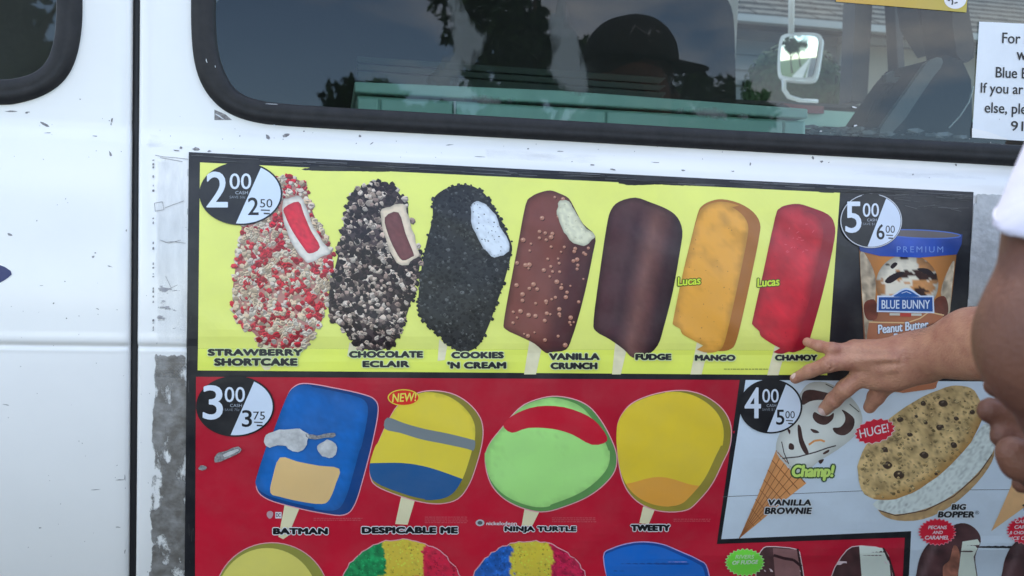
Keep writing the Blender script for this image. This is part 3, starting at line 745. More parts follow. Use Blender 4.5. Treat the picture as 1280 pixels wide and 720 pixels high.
def bite(sh, outer, cream, core=None, core_c=None, lay=4.6, speck=None, seed=5):
    o = catmull(outer, 3)
    o = [(x + 2.2 * fnoise(x, y, 6, 1), y + 2.2 * fnoise(x, y, 6, 2)) for x, y in o]
    sh.fill(o, lambda x, y: ink([v * (.80 + .20 * min(1, edge_dist(o, x, y) / 4)) * (1 + .10 * fnoise(x, y, 5, seed)) for v in cream], y), lay, 2.5)
    if core:
        c = catmull(core, 3)
        sh.fill(c, lambda x, y: ink([v * (.86 + .14 * min(1, edge_dist(c, x, y) / 4)) * (1 + .12 * fnoise(x, y, 4, seed)) for v in core_c], y), lay + .3, 2.5)
    if speck:
        q = random.Random(seed); 
        for k in range(speck[1]):
            x, y = q.uniform(min(p[0] for p in o), max(p[0] for p in o)), q.uniform(min(p[1] for p in o), max(p[1] for p in o))
            if inside(o, x, y):
                s = q.uniform(.4, 1.3); sh.tri([(x - s, y), (x, y - s * .7), (x + s * 1.2, y + .2), (x + .2, y + s)], [ink(speck[0], y)] * 4, lay + .35)

sh = Sheet()
o = catmull([(345, 222), (360, 221), (375, 226), (383, 236), (386, 250), (392, 268), (402, 290), (412, 308), (416, 320), (411, 345), (405, 380), (398, 400), (390, 422), (379, 433), (360, 438), (338, 437), (327, 431), (318, 417), (304, 407), (294, 396), (291, 378), (291, 361), (295, 330), (297, 312), (301, 290), (308, 260), (325, 235)], 3)
stick(sh, [(326, 430), (341, 430), (340, 456), (337, 462), (331, 463), (326, 457)])
sh.fill(o, shade_bar(o, (176, 120, 108), (120, 70, 66), amp=.3), 2.0, 7)
B1 = catmull([(352, 252), (364, 246), (375, 246), (383, 260), (392, 284), (403, 302), (413, 314), (405, 321), (392, 326), (384, 328), (375, 320), (364, 302), (356, 280)], 3)
crumbs(sh, o, [(240, 214, 180), (228, 198, 162), (246, 226, 196), (234, 206, 170), (250, 234, 208), (214, 184, 150), (200, 60, 66)], 1250, 2.2, 5.0, 2.6, 21, band=lambda x, y: inside(grow(B1, 1.5), x, y), cluster=[(204, 34, 52), (190, 26, 44), (212, 50, 62), (226, 205, 186)])
bite(sh, [(352, 252), (364, 246), (375, 246), (383, 260), (392, 284), (403, 302), (413, 314), (405, 321), (392, 326), (384, 328), (375, 320), (364, 302), (356, 280)], (222, 212, 196), [(355, 260), (373, 252), (380, 268), (389, 289), (400, 309), (387, 317), (379, 309), (365, 288), (357, 271)], (214, 40, 60), 4.3)
sh.build('ice_cream_bar_picture', poster, label='pink and red crumb coated bar with red bitten centre')

sh = Sheet()
o = catmull([(436, 253), (441, 242), (456, 232), (475, 228), (490, 232), (499, 242), (509, 255), (511, 272), (516, 292), (524, 319), (524, 337), (518, 360), (511, 386), (501, 412), (490, 431), (475, 437), (449, 435), (437, 420), (422, 405), (411, 390), (412, 360), (421, 326), (428, 289)], 3)
stick(sh, [(437, 428), (447, 432), (445, 444), (440, 448), (434, 445)])
sh.fill(o, shade_bar(o, (70, 55, 55), (30, 22, 24), amp=.3), 2.0, 7)
B2 = catmull([(475, 266), (488, 258), (503, 255), (509, 266), (514, 285), (522, 311), (521, 322), (510, 330), (499, 331), (490, 319), (483, 298)], 3)
crumbs(sh, o, [(45, 30, 32), (60, 42, 42), (38, 26, 30), (214, 192, 170), (190, 165, 145), (150, 125, 112), (52, 36, 40), (225, 206, 186), (40, 30, 30)], 1150, 2.0, 4.6, 2.6, 22, band=lambda x, y: inside(grow(B2, 1), x, y))
bite(sh, [(475, 266), (488, 258), (503, 255), (509, 266), (514, 285), (522, 311), (521, 322), (510, 330), (499, 331), (490, 319), (483, 298)], (226, 204, 174), [(481, 272), (498, 265.5), (507, 292), (517, 317), (515, 321), (503, 325.5), (494, 313), (485.5, 294)], (112, 62, 60), 4.3, seed=8)
sh.build('ice_cream_bar_picture', poster, label='dark and cream crumb coated bar with brown bitten centre')

sh = Sheet()
o = catmull([(541, 272), (541, 251), (550, 240), (565, 233), (584, 231), (599, 237), (610, 247.5), (621, 266), (632.5, 289), (640, 307.5), (638, 322), (631, 349), (621, 379), (610, 409), (599, 431), (584, 439.5), (569, 437), (550, 420), (531, 403), (523, 390), (523, 371), (527.5, 330), (535, 296)], 3)
stick(sh, [(549, 424), (559, 432), (556, 450), (547, 451)])
sh.fill(o, shade_bar(o, (42, 42, 42), (22, 22, 22), amp=.3), 2.6, 7)
crumbs(sh, o, [(34, 34, 34), (46, 45, 44), (28, 28, 29), (60, 60, 58), (80, 80, 78), (24, 24, 25), (38, 38, 38)], 1300, 1.2, 2.9, 2.8, 23, spill=1.4)
bite(sh, [(589, 259), (596, 253), (604, 253), (616, 264), (625, 283), (636, 302), (636, 313), (625, 320), (614, 319), (601, 304), (591, 285)], (212, 218, 222), None, None, 4.3, ((60, 60, 62), 90), 9)
sh.build('ice_cream_bar_picture', poster, label='black cookie crumb coated bar with white speckled bite')

sh = Sheet()
o = catmull([(657, 256), (664, 246), (675, 240.6), (688, 238), (700, 242), (711, 248), (719, 262), (729, 280), (744, 295), (741, 317.5), (733, 357), (724, 393), (715, 422), (707.5, 437), (691, 440), (682, 441), (668, 429.5), (650, 420.5), (632, 411.5), (630, 400.6), (639, 350), (648, 303)], 3)
stick(sh, [(662, 425), (677, 435), (670, 468), (655, 468)])
def crunch(x, y):
    u = (x + (y - 340) * .22 - 640) / 100; side = 1 if u > .72 else 0
    c = (118, 66, 56) if u < .62 else (82, 44, 42)
    k = max(0, min(1, (u - .5) / .22)); c = [118 * (1 - k) + 76 * k, 66 * (1 - k) + 42 * k, 56 * (1 - k) + 42 * k]
    e = min(1, edge_dist(o, x, y) / 7); 
    return ink([v * (.72 + .28 * e) * (1 + .05 * fnoise(x, y, 18, 4)) for v in c], y)
sh.fill(o, crunch, 2.6, 5)
q = random.Random(5)
for k in range(86):
    while True:
        x, y = q.uniform(628, 742), q.uniform(244, 436)
        if inside(grow(o, -3), x, y): break
    s = q.uniform(1.4, 3.2)
    sh.tri(ell(x + .8, y + .9, s, s, 8), [ink((62, 30, 28), y)] * 8, 3.0 + k * .004); sh.tri(ell(x, y, s, s * .95, 9), [ink((150, 96, 76) if py > y else (186, 134, 108), y) for px, py in ell(x, y, s, s, 9)], 3.4 + k * .004)
    sh.tri(ell(x - s * .25, y - s * .3, s * .35, s * .3, 6), [ink((205, 165, 140), y)] * 6, 3.9)
bite(sh, [(698, 255), (704, 251), (711, 251), (718, 263), (729, 281), (743, 295), (736, 303), (725, 307), (713, 299.5), (702, 283), (697, 267)], (212, 208, 176), None, None, 4.3, ((190, 185, 150), 60), 10)
sh.build('ice_cream_bar_picture', poster, label='milk chocolate nut studded bar with cream bite')

sh = Sheet()
o = catmull([(758, 285), (763.5, 263), (774, 252), (794, 247), (812, 252.5), (834, 261.5), (847, 272), (853, 289), (850, 314), (841, 364.5), (830, 408), (822, 432), (807, 445), (791, 447), (780, 437), (762, 424), (745, 414), (742, 400.6), (749, 346)], 3)
stick(sh, [(769, 428), (783, 438), (776, 468), (765, 468)])
def fudge(x, y):
    u = (x + (y - 340) * .2 - 752) / 88
    pts = [(0, (70, 40, 42)), (.25, (74, 46, 48)), (.38, (66, 42, 46)), (.62, (112, 76, 68)), (.76, (92, 58, 54)), (.9, (54, 32, 36)), (1.1, (44, 26, 30))]
    c = [np.interp(u, [p[0] for p in pts], [p[1][i] for p in pts]) for i in range(3)]
    if y < 275: 
        t = (275 - y) / 28; c = [c[i] * (1 - t) + (86, 56, 56)[i] * t for i in range(3)]
    e = min(1, edge_dist(o, x, y) / 7)
    return ink([v * (.74 + .26 * e) * (1 + .10 * fnoise(x, y * .5, 16, 8) + .06 * fnoise(x, y, 4, 9)) for v in c], y)
sh.fill(o, fudge, 2.6, 4)
sh.build('ice_cream_bar_picture', poster, label='plain dark fudge bar without a bite')

def fruit(o, front, side, tip, sh, specks):
    sh.fill(o, lambda x, y: ink([v * (1 + .05 * fnoise(x, y, 20, 6)) for v in side], y), 2.6, 6)
    fr = []
    for i, (x, y) in enumerate(o): fr.append((x, y))
    cx = [p[0] for p in o]
    P = [(x - (15 if x + (y - 340) * .22 > (min(cx) + max(cx)) / 2 + 10 else 0), y + (2 if x + (y - 340) * .22 > (min(cx) + max(cx)) / 2 + 10 else 3 if y < 280 else 0)) for x, y in o]
    sh.fill(P, lambda x, y: ink([v * (1 + .13 * fnoise(x, y, 22, 7) + .06 * fnoise(x, y, 5, 8)) * (.80 + .20 * min(1, edge_dist(P, x, y) / 9)) for v in front], y), 3.0, 5)
    q = random.Random(specks[0])
    for k in range(specks[1]):
        x, y = q.uniform(min(cx), max(cx)), q.uniform(260, 430)
        if inside(grow(P, -3), x, y):
            s = q.uniform(.3, .9); sh.tri([(x - s, y), (x, y - s), (x + s, y), (x, y + s)], [ink(specks[2], y)] * 4, 3.3)
def lucas(x, y, w):
    t = Sheet()
    put_text(t, 'Lucas', (x, y, x + w, y + 11), ink((196, 214, 60), 350), 4.6, .03, 4, .1, ink((40, 60, 20), 350), 1.0)
    return t
sh = Sheet()
o = catmull([(872, 268), (877, 258), (888, 251.5), (903, 249), (924, 254), (941.5, 265), (950, 279), (949, 296), (941.5, 334), (931, 383), (921, 424.5), (914, 436), (900, 439), (886, 435), (865, 424.5), (853, 417.5), (850, 411), (842, 406), (842, 398), (853, 344.6), (863, 303)], 3)
stick(sh, [(871, 428), (885, 436), (877, 468), (863, 468)])
fruit(o, (226, 160, 62), (158, 98, 40), None, sh, (3, 60, (150, 100, 50)))
b = sh.build('ice_cream_bar_picture', poster, label='orange mango ice bar')
lucas(847, 346.5, 29).build('logo_lettering', b)
sh = Sheet()
o = catmull([(969, 272), (974.5, 260.5), (985, 256), (999, 255), (1014.5, 259.5), (1035, 268), (1043, 280), (1043, 299.5), (1032, 351.5), (1020, 397), (1009, 431), (997, 439), (987, 440), (969, 432), (952, 421), (949, 414), (941, 406), (941.5, 397), (954, 341)], 3)
stick(sh, [(969, 431), (982, 437), (973, 469), (959, 469)])
fruit(o, (186, 32, 46), (140, 20, 36), None, sh, (4, 40, (150, 20, 35)))
q = random.Random(8)
for k in range(26):
    x, y = q.uniform(975, 1020), q.uniform(262, 315)
    if inside(grow(o, -16), x, y): sh.line([(x, y), (x + q.uniform(-4, 5), y + q.uniform(-2, 3))], .8, ink((205, 80, 90), y), 3.4)
b = sh.build('ice_cream_bar_picture', poster, label='red chamoy ice bar')
lucas(946.5, 348, 28).build('logo_lettering', b)

# --- novelty pops on red (plain pops in the same colours and sizes)
OUTL = (214, 150, 156)
def novelty(outline, front, side, stk, label, extra=None, dx=9, dy=4):
    sh = Sheet(); o = catmull(outline, 4)
    stick(sh, stk, 2.0)
    sh.fill(grow(o, 1.3), P2(OUTL), 2.4, 8)
    sh.fill(o, lambda x, y: ink([v * (1 + .06 * fnoise(x, y, 30, 5)) for v in side], y), 2.8, 6)
    cx = sum(p[0] for p in o) / len(o); cy = sum(p[1] for p in o) / len(o)
    fr = [(x - (dx if x > cx else dx * .15) * (1 if x > cx else 1), y - (dy if y > cy else -1)) for x, y in o]
    fr = chaikin(fr, 1)
    sh.fill(fr, lambda x, y: ink([v * (1 + .07 * fnoise(x, y, 40, 6) + .07 * fnoise(x, y, 6, 9)) * (.86 + .14 * min(1, edge_dist(fr, x, y) / 9)) for v in front], y), 3.2, 4.5)
    if extra: extra(sh, fr)
    return sh.build('ice_pop_picture', poster, label=label)
def wave_clip(fr, ya, amp, per, ph, slope, below=True):
    """part of the pop's face below (or above) a wavy line"""
    x0, x1 = min(p[0] for p in fr) - 5, max(p[0] for p in fr) + 5
    xs = np.linspace(x0, x1, 24); out_ = []
    res = []
    for i in range(len(xs) - 1):
        s = clip(clip(fr, 0, xs[i + 1], True), 0, xs[i], False)
        if len(s) < 3: continue
        g_ = lambda x: ya + slope * (x - x0) + amp * math.sin((x - x0) / per + ph)
        p, q_ = (xs[i], g_(xs[i])), (xs[i + 1], g_(xs[i + 1]))
        s = clip_half(s, p, q_) if below else clip_half(s, q_, p)
        if len(s) >= 3: res.append(s)
    return res
def ex_blue(sh, fr):
    band = catmull([(350, 572), (372, 577), (398, 582), (424, 586), (420, 604), (412, 624), (402, 630), (376, 627), (350, 621), (338, 616), (341, 596)], 3)
    sh.fill(band, lambda x, y: ink([v * (1 + .05 * fnoise(x, y, 20, 3)) for v in (204, 168, 112)], y), 3.6, 6)
novelty([(358, 500), (368, 484), (384, 480), (420, 486), (452, 493), (468, 500), (472, 514), (466, 548), (455, 592), (443, 630), (430, 643), (404, 641), (370, 634), (336, 624), (322, 612), (324, 596), (340, 548)],
        (22, 86, 150), (16, 52, 100), [(356, 630), (374, 636), (360, 670), (354, 674), (348, 671)], 'blue and tan ice pop picture with torn patches', ex_blue, 12, 5)
def ex_yb(sh, fr):
    for s in wave_clip(fr, 576, 6, 30, 2.6, .17): sh.fill(s, P2((34, 74, 116)), 3.6, 9)
    for i in range(14):
        pass
    sh.fill(catmull([(484, 522), (505, 529), (530, 536), (560, 542), (588, 549), (594, 552), (592, 563), (584, 561), (556, 555), (526, 549), (500, 541), (481, 536)], 3), P2((106, 112, 112)), 3.6, 7)
b = novelty([(494, 512), (506, 501), (523, 491.5), (544, 489), (568.5, 494), (589, 508), (601.5, 527), (602.5, 550), (596, 577.6), (586, 605), (572, 623), (551, 629), (527, 627), (499, 619), (471, 607), (463.6, 595), (465, 577.6), (478, 543)],
        (222, 198, 62), (120, 108, 42), [(502, 618), (519, 624), (509.5, 656), (494, 655)], 'yellow ice pop picture with grey stripe and blue base', ex_yb, 9, 4)
def ex_gr(sh, fr):
    band = catmull([(629, 531), (645, 517), (672, 508), (705, 509), (735, 520), (752, 535), (759, 551), (740, 556), (715, 543), (690, 536), (660, 535), (640, 541)], 3)
    sh.fill(band, P2((170, 22, 40)), 3.6, 7)
novelty([(607, 576), (612, 556), (628, 535), (648, 512), (665, 502), (690, 496), (715, 499), (735, 508), (750, 525), (762, 546), (770, 568), (768, 588), (755, 605), (735, 620), (710, 631), (682, 639), (658, 636), (632, 624), (614, 604)],
        (150, 200, 112), (82, 124, 66), [(656, 634), (675, 638), (665, 658), (652, 657)], 'round green ice pop picture with red band', ex_gr, 8, 5)
def ex_ye(sh, fr):
    for s in wave_clip(fr, 600, 5, 16, 1.0, .02): sh.fill(s, P2((214, 150, 60)), 3.6, 9)
novelty([(772, 539), (776, 522), (788.5, 506), (809, 496), (833.6, 490), (858, 489), (882, 496), (903, 512), (913, 532.5), (912, 557), (903, 577.6), (890, 604), (874, 624), (858, 637), (830, 639), (806, 632), (788.5, 618), (778, 598), (773, 570)],
        (228, 196, 54), (126, 112, 42), [(804, 633), (819, 636), (811, 655), (799, 654)], 'round yellow ice pop picture with orange lower edge', ex_ye, 9, 6)
# NEW! flash
sh = Sheet(); sh.fill(ell(504.5, 497, 20, 10.5, 30), P2((226, 200, 60)), 5, 9); sh.fill(ell(504.5, 497, 18.5, 9.2, 30), P2((190, 40, 30)), 5.3, 9)
put_text(sh, 'NEW!', (490, 492, 520, 503), ink((240, 226, 90), 500), 5.8, .02, 3, .15, ink((90, 20, 10), 500), .7)
sh.build('flash_sticker_print', poster, label='small red NEW! flash on yellow pop')
sh = Sheet(); put_text(sh, 'nickelodeon', (608, 652, 646, 656.5), ink((190, 190, 190), 650), 3.4, .02)
sh.fill(ell(600, 653.5, 5.5, 4.2, 20), P2((150, 150, 150)), 3.2, 9); sh.fill(ell(600, 653.5, 3.2, 2.4, 16), P2((70, 70, 70)), 3.5, 9); sh.build('logo_lettering', poster)
sh = Sheet(); sh.fill(catmull([(333.5, 641), (337.5, 638.5), (341.5, 641), (340.5, 646), (337.5, 648.5), (334, 646)], 2), P2((150, 120, 122)), 3.2, 9); sh.fill([(344, 640), (352, 640), (352, 648), (344, 648)], P2((175, 170, 172)), 3.2, 9)
put_text(sh, 'DC', (345, 641.5, 351, 646.5), (0.05, 0.05, 0.06), 3.6, .02); sh.build('logo_lettering', poster)

# --- bottom row
sh = Sheet(); o = ell(340, 748, 71, 69, 60)
sh.fill(grow(o, 1.3), P2(OUTL), 2.4, 9); sh.fill(o, P2((120, 116, 50)), 2.8, 8)
o = ell(334, 752, 64, 67, 60); sh.fill(o, lambda x, y: ink([v * (1 + .04 * fnoise(x * 3, y, 20, 3)) for v in (206, 194, 96)], y), 3.2, 6)
sh.build('ice_pop_picture', poster, label='pale yellow round ice pop at the lower left')
def snow(cx, cy, rx, ry, cols, seed, label):
    q = random.Random(seed); sh = Sheet(); o = []
    for k in range(90):
        a = 2 * math.pi * k / 90; w = 1 + q.uniform(-.012, .02); o.append((cx + rx * w * math.cos(a), cy + ry * w * math.sin(a)))
    sh.fill(grow(o, 1.3), P2(OUTL), 2.4, 9)
    def c(x, y):
        u = (x - cx + 7 * fnoise(x, y, 14, seed) + 4 * (1 if y > cy - 28 else -1)) / rx
        b = cols[0] if u < -.34 else cols[1] if u < .30 else cols[2]
        m = 1 + .35 * fnoise(x, y, 6, seed + 2)
        return ink([min(250, v * m) for v in b], y)
    sh.fill(o, c, 2.8, 2.6)
    crumb = [(60, 120, 60)]
    for k in range(520):
        x, y = q.uniform(cx - rx, cx + rx), q.uniform(cy - ry, 722)
        if inside(o, x, y):
            s = q.uniform(.6, 1.6); b = c(x, y); m = q.uniform(.5, 1.7)
            sh.tri([(x - s, y), (x - .2, y - s), (x + s, y - .2), (x + .3, y + s)], [tuple(min(.8, v * m) for v in b)] * 4, 3.1 + k * .0006)
    return sh.build('ice_pop_picture', poster, label=label)
snow(501.5, 748, 78, 73, [(24, 110, 62), (206, 180, 60), (170, 28, 52)], 4, 'green, yellow and red snow ice pop')
snow(662, 748, 76, 71, [(26, 74, 140), (206, 184, 58), (160, 26, 58)], 5, 'blue, yellow and red snow ice pop')
sh = Sheet(); o = catmull([(755, 696), (766, 686), (785, 680), (805, 678), (828, 681), (850, 690), (872, 700), (884, 712), (886, 760), (840, 800), (790, 795), (765, 740)], 4)
sh.fill(grow(o, 1.3), P2((150, 130, 170)), 2.4, 9); sh.fill(o, P2((18, 58, 120)), 2.8, 9)
o = [(x * .97 + 23, y + 3) for x, y in o]; sh.fill(o, P2((20, 84, 158)), 3.2, 9)
sh.build('ice_pop_picture', poster, label='plain blue round ice pop beside the chocolate slices')

def slice_pic(o, left, leftc, corec, edge, label, river=None):
    sh = Sheet(); oo = chaikin(o, 1); sh.fill(grow(oo, 1.1), P2((214, 190, 190)), 2.4, 9)
    sh.fill(oo, lambda x, y: ink([v * (1 + .25 * fnoise(x * 1.5, y * .6, 9, 4)) for v in leftc], y), 2.8, 4)
    sh.fill(left, lambda x, y: ink([v * (1 + .06 * fnoise(x, y, 7, 2)) for v in corec], y), 3.2, 5)
    if river: sh.line(river, 3.5, ink((46, 26, 28), 700), 3.6)
    sh.line(edge, 2.4, ink((44, 26, 26), 700), 3.6)
    return sh.build('ice_cream_slice_picture', poster, label=label)
slice_pic([(944, 760), (946, 700), (953, 686), (960, 683), (996, 686), (1000, 692), (1010, 760)], [(966, 685), (996, 687), (1007, 760), (972, 760)], (66, 42, 42), (112, 78, 76), [(997, 686), (1010, 760)], 'brown ice cream slice with fudge rivers', [(967, 694), (980, 698), (992, 700), (1002, 708)])
slice_pic([(1030, 760), (1040, 716), (1056, 690), (1068, 682), (1104, 685), (1112, 698), (1122, 760)], [(1074, 682), (1103, 685), (1112, 706), (1117, 760), (1080, 760)], (60, 36, 36), (196, 202, 190), [(1104, 685), (1112, 700), (1119, 724), (1122, 760)], 'vanilla slice with dark chocolate coat')
def star(cx, cy, rx, ry, c, lines, name, halo=None, rot=0, n=26):
    sh = Sheet(); sh.fill(burst(cx, cy, rx, ry, n, rot, .13), P2(c), 5, 9)
    if halo: sh.line(burst(cx, cy, rx, ry, n, rot, .13), .7, ink(halo, cy), 5.2)
    for s, bx, col, r_, shr, bd in lines: put_text(sh, s, bx, ink(col, cy), 5.8, bd, r_, shr)
    return sh.build('starburst_print', poster, label=name)
star(931, 703, 25, 17.5, (104, 190, 60), [('RIVERS', (919, 693.5, 942, 698.5), (190, 226, 170), 0, .25, .03), ('OF FUDGE', (915, 701, 947, 706), (232, 240, 226), 2, .25, .03)], 'green starburst reading RIVERS OF FUDGE', (180, 220, 150))
star(1171.5, 665, 24, 17, (172, 20, 40), [('PECANS', (1160, 657, 1183, 661.5), (232, 222, 226), 0, .25, .03), ('AND', (1165.5, 663.5, 1178, 667.5), (232, 222, 226), 0, .25, .03), ('CARAMEL', (1155.5, 669.5, 1186, 674.5), (232, 222, 226), 0, .25, .03)], 'red starburst reading PECANS AND CARAMEL', (214, 130, 140))
star(1282, 663, 24, 17.5, (172, 20, 40), [('CASHEW', (1268.5, 649.5, 1296, 654), (232, 222, 226), 0, .25, .03), ('CARAMEL', (1267.5, 656.5, 1298, 661), (232, 222, 226), 0, .25, .03), ('& CHOCOLATE', (1261.5, 663.5, 1300, 668), (232, 222, 226), 0, .25, .03), ('ICE CREAM', (1264, 670.5, 1298, 675), (232, 222, 226), 0, .25, .03)], 'red starburst cut by the frame edge', (214, 130, 140))
def bonbon(dx, label, full=True):
    sh = Sheet(); o = catmull([(1143, 770), (1146, 715), (1152, 692), (1162, 678), (1178, 664), (1196, 655), (1210, 655), (1222, 664), (1226, 677), (1219, 696), (1222, 722), (1226, 770)], 3)
    o = [(x + dx, y) for x, y in o]
    def c(x, y):
        k = 1 + .3 * fnoise(x * .8, y, 16, 3) ; hi = 26 * math.exp(-((x - dx - 1165 - (y - 690) * -.4) / 5) ** 2)
        return ink([62 * k + hi, 40 * k + hi, 40 * k + hi], y)
    sh.fill(o, c, 2.8, 4)
    sh.fill([(1203 + dx, 677), (1222 + dx, 674), (1225 + dx, 679), (1217 + dx, 696), (1221 + dx, 722), (1224 + dx, 770), (1194 + dx, 770), (1198 + dx, 715)], lambda x, y: ink([v * (1 + .06 * fnoise(x, y, 6, 4)) for v in (178, 184, 170)], y), 3.2, 6)
    sh.fill(catmull([(1192 + dx, 682), (1198 + dx, 686), (1200 + dx, 700), (1196 + dx, 724), (1190 + dx, 740), (1180 + dx, 726), (1179 + dx, 708), (1187 + dx, 700)], 3), lambda x, y: ink([v * (1 + .35 * fnoise(x, y, 8, 2)) for v in (124, 78, 62)], y), 3.4, 4)
    sh.build('chocolate_bar_picture', poster, label=label)
bonbon(0, 'chocolate bar picture with pecan caramel filling'); bonbon(107, 'chocolate bar picture cut by the photo edge')

# --- pint tub
sh = Sheet()
sh.fill([(1074, 312), (1196, 314), (1191, 360), (1181, 440), (1170, 485), (1088, 485), (1080, 430)], lambda x, y: ink([v * (.62 + .38 * math.sin(math.pi * min(1, max(0, (x - 1070) / 128)))) for v in ((206, 134, 66) if y < 385 else (168, 104, 70))], y), 2.6, 5)
for s_, poly in ((1, [(1075, 318), (1084, 322), (1094, 345), (1094, 375), (1090, 410), (1094, 440), (1084, 440), (1080, 400)]), (2, [(1193, 326), (1184, 340), (1176, 365), (1180, 395), (1178, 420), (1186, 400), (1190, 360)])):
    sh.fill(catmull(poly, 3), lambda x, y: ink([v * (1 + .5 * fnoise(x * 1.5, y * .7, 9, 7)) for v in (164, 148, 122)], y), 3.0, 4)
sc = ell(1134, 355, 39, 37, 50)
def scoop(x, y):
    n1 = fnoise(x * .8, y * 1.6, 16, 11); n2 = fnoise(x, y * 1.3, 20, 14)
    c = (226, 216, 190)
    if n1 > .28: c = (60, 38, 32)
    elif n2 > .24: c = (196, 138, 84)
    e = min(1, edge_dist(sc, x, y) / 12); k = (.68 + .32 * e) * (1 + .10 * fnoise(x, y * 2.5, 8, 3))
    return ink([v * k for v in c], y)
sh.fill(sc, scoop, 3.3, 2.6)
for poly in ([(1106, 352), (1112, 345), (1124, 340), (1131, 341), (1124, 347), (1113, 354)], [(1113, 333), (1118, 328), (1122, 330), (1116, 336)], [(1146, 336), (1160, 336), (1168, 344), (1160, 344)]):
    sh.fill(catmull(poly, 3), P2((44, 34, 34)), 3.7, 5)
for cx, cy in ((1088, 386), (1176, 382)):
    sh.fill(catmull([(cx - 7, cy - 8), (cx + 4, cy - 12), (cx + 9, cy - 2), (cx + 8, cy + 12), (cx - 3, cy + 14), (cx - 8, cy + 4)], 3), lambda x, y: ink([v * (1 + .25 * fnoise(x, y, 8, 2)) for v in (98, 48, 36)], y), 3.5, 4)
sh.fill(catmull([(1086, 404), (1100, 403), (1134, 404), (1150, 398), (1160, 391), (1172, 392), (1180, 398), (1174, 450), (1168, 486), (1090, 486), (1084, 440)], 2), P2((160, 98, 66)), 3.9, 6)
sh.line([(1086, 402.5), (1102, 403), (1134, 403.5), (1150, 398), (1161, 390), (1180, 394)], 1.6, ink((206, 170, 120), 400), 4.3)
tub = sh.build('ice_cream_tub_picture', poster, label='orange and brown ice cream tub with blue lid')
sh = Sheet()
sh.fill([(1073, 300), (1090, 294), (1134, 288), (1203, 293), (1202, 305), (1196, 318), (1150, 322), (1100, 320), (1075, 314)], lambda x, y: ink([v * (.75 + .35 * math.sin(math.pi * (x - 1070) / 134)) * (1 + .12 * fnoise(x, y, 16, 5)) for v in (38, 70, 148)], y), 4.4, 5)
sh.fill(ell(1150, 292.5, 50, 4.6, 40, 2.5), P2((96, 88, 86)), 4.8, 8)
e_ = ell(1150, 292.5, 51, 5, 60, 2.5); sh.line(e_ + e_[:1], 1.2, ink((70, 104, 176), 290), 5.0)
sh.build('tub_lid_picture', tub)
t = Sheet(); put_text(t, 'PREMIUM', (1121, 308, 1179, 315.5), ink((110, 140, 196), 310), 5.4, .0, 0, 0, None, 1, 1.35)
t.build('tub_lettering', tub); t = sh = Sheet()
sh.fill([(1096.5, 369.5), (1167, 369.5), (1168, 391.5), (1096, 390)], P2((214, 224, 236)), 5.0, 9); sh.fill([(1098.5, 371.5), (1165.5, 371.5), (1166, 389.5), (1098, 388.2)], P2((26, 74, 138)), 5.3, 9)
sh.fill(catmull([(1115, 371), (1119, 367), (1126, 362), (1133, 360), (1140, 362), (1147, 367), (1150, 371)], 3), P2((206, 218, 232)), 4.9, 8)
sh.fill(catmull([(1118, 371), (1122, 367), (1128, 363.5), (1133, 362.2), (1139, 364), (1145, 368), (1148, 371)], 3), P2((34, 86, 150)), 5.1, 8)
sh.line([(1127, 366.5), (1133, 364.5), (1139, 367)], .8, ink((214, 224, 236), 366), 5.5)
sh.fill([(1112, 391.3), (1152, 391.8), (1152, 394.8), (1112, 394.3)], P2((190, 186, 170)), 5.2, 9); sh.fill([(1125, 391.2), (1139, 391.5), (1139, 396), (1125, 395.6)], P2((176, 60, 50)), 5.4, 9)
W_ = ink((224, 232, 240), 380)
t.build('tub_label', tub)
t = Sheet(); put_text(t, 'BLUE BUNNY', (1102, 375, 1162.5, 386), W_, 5.8, .012); t.build('tub_lettering', tub)
for s_, bx, r_ in (('Peanut Butter', (1097.5, 406, 1161, 417.5), 6), ('Panic', (1117, 417, 1141, 427), 5)):
    t = Sheet(); put_text(t, s_, bx, W_, 5.8, .03, r_, .1, ink((90, 50, 34), 400), .6); t.build('tub_lettering', tub)

# --- cone
sh = Sheet()
o = [(924, 673), (947, 620), (970, 563), (985, 585), (1004, 600), (1008, 604), (980, 626), (950, 652)]
sh.fill(o, lambda x, y: ink([v * (1 + .08 * fnoise(x, y, 10, 3)) * (.8 + .3 * ((x - 924) / 84)) for v in (186, 128, 78)], y), 2.8, 5)
for k in range(9):                                 # waffle grid
    u = k / 9
    a = (970 - 46 * u, 563 + 110 * u); b_ = (1006 - 82 * u, 603 + 70 * u)
    sh.line([a, ((a[0] + b_[0]) / 2 + 3 * (1 - u), (a[1] + b_[1]) / 2 + 3 * (1 - u)), b_], 1.1 * (1 - .5 * u), ink((120, 70, 38), 600), 3.2)
for k in range(1, 6):
    u = k / 6; sh.line([(970 + 36 * u, 563 + 40 * u), (924, 673)], .9, ink((126, 76, 42), 600), 3.25)
cone = sh.build('cone_picture', poster, label='waffle cone with white and brown swirled top')
sh = Sheet()
o = catmull([(971, 567), (972, 548), (982, 530), (990, 512), (1000, 492), (1012, 479), (1033, 478), (1057, 491), (1073, 508), (1078, 527), (1068, 545), (1047, 562), (1023, 577), (1004, 592), (987, 585)], 3)
sh.fill(o, lambda x, y: ink([v * (.86 + .14 * min(1, edge_dist(o, x, y) / 14)) * (1 + .04 * fnoise(x, y, 22, 5)) for v in (186, 188, 180)], y), 3.2, 4)
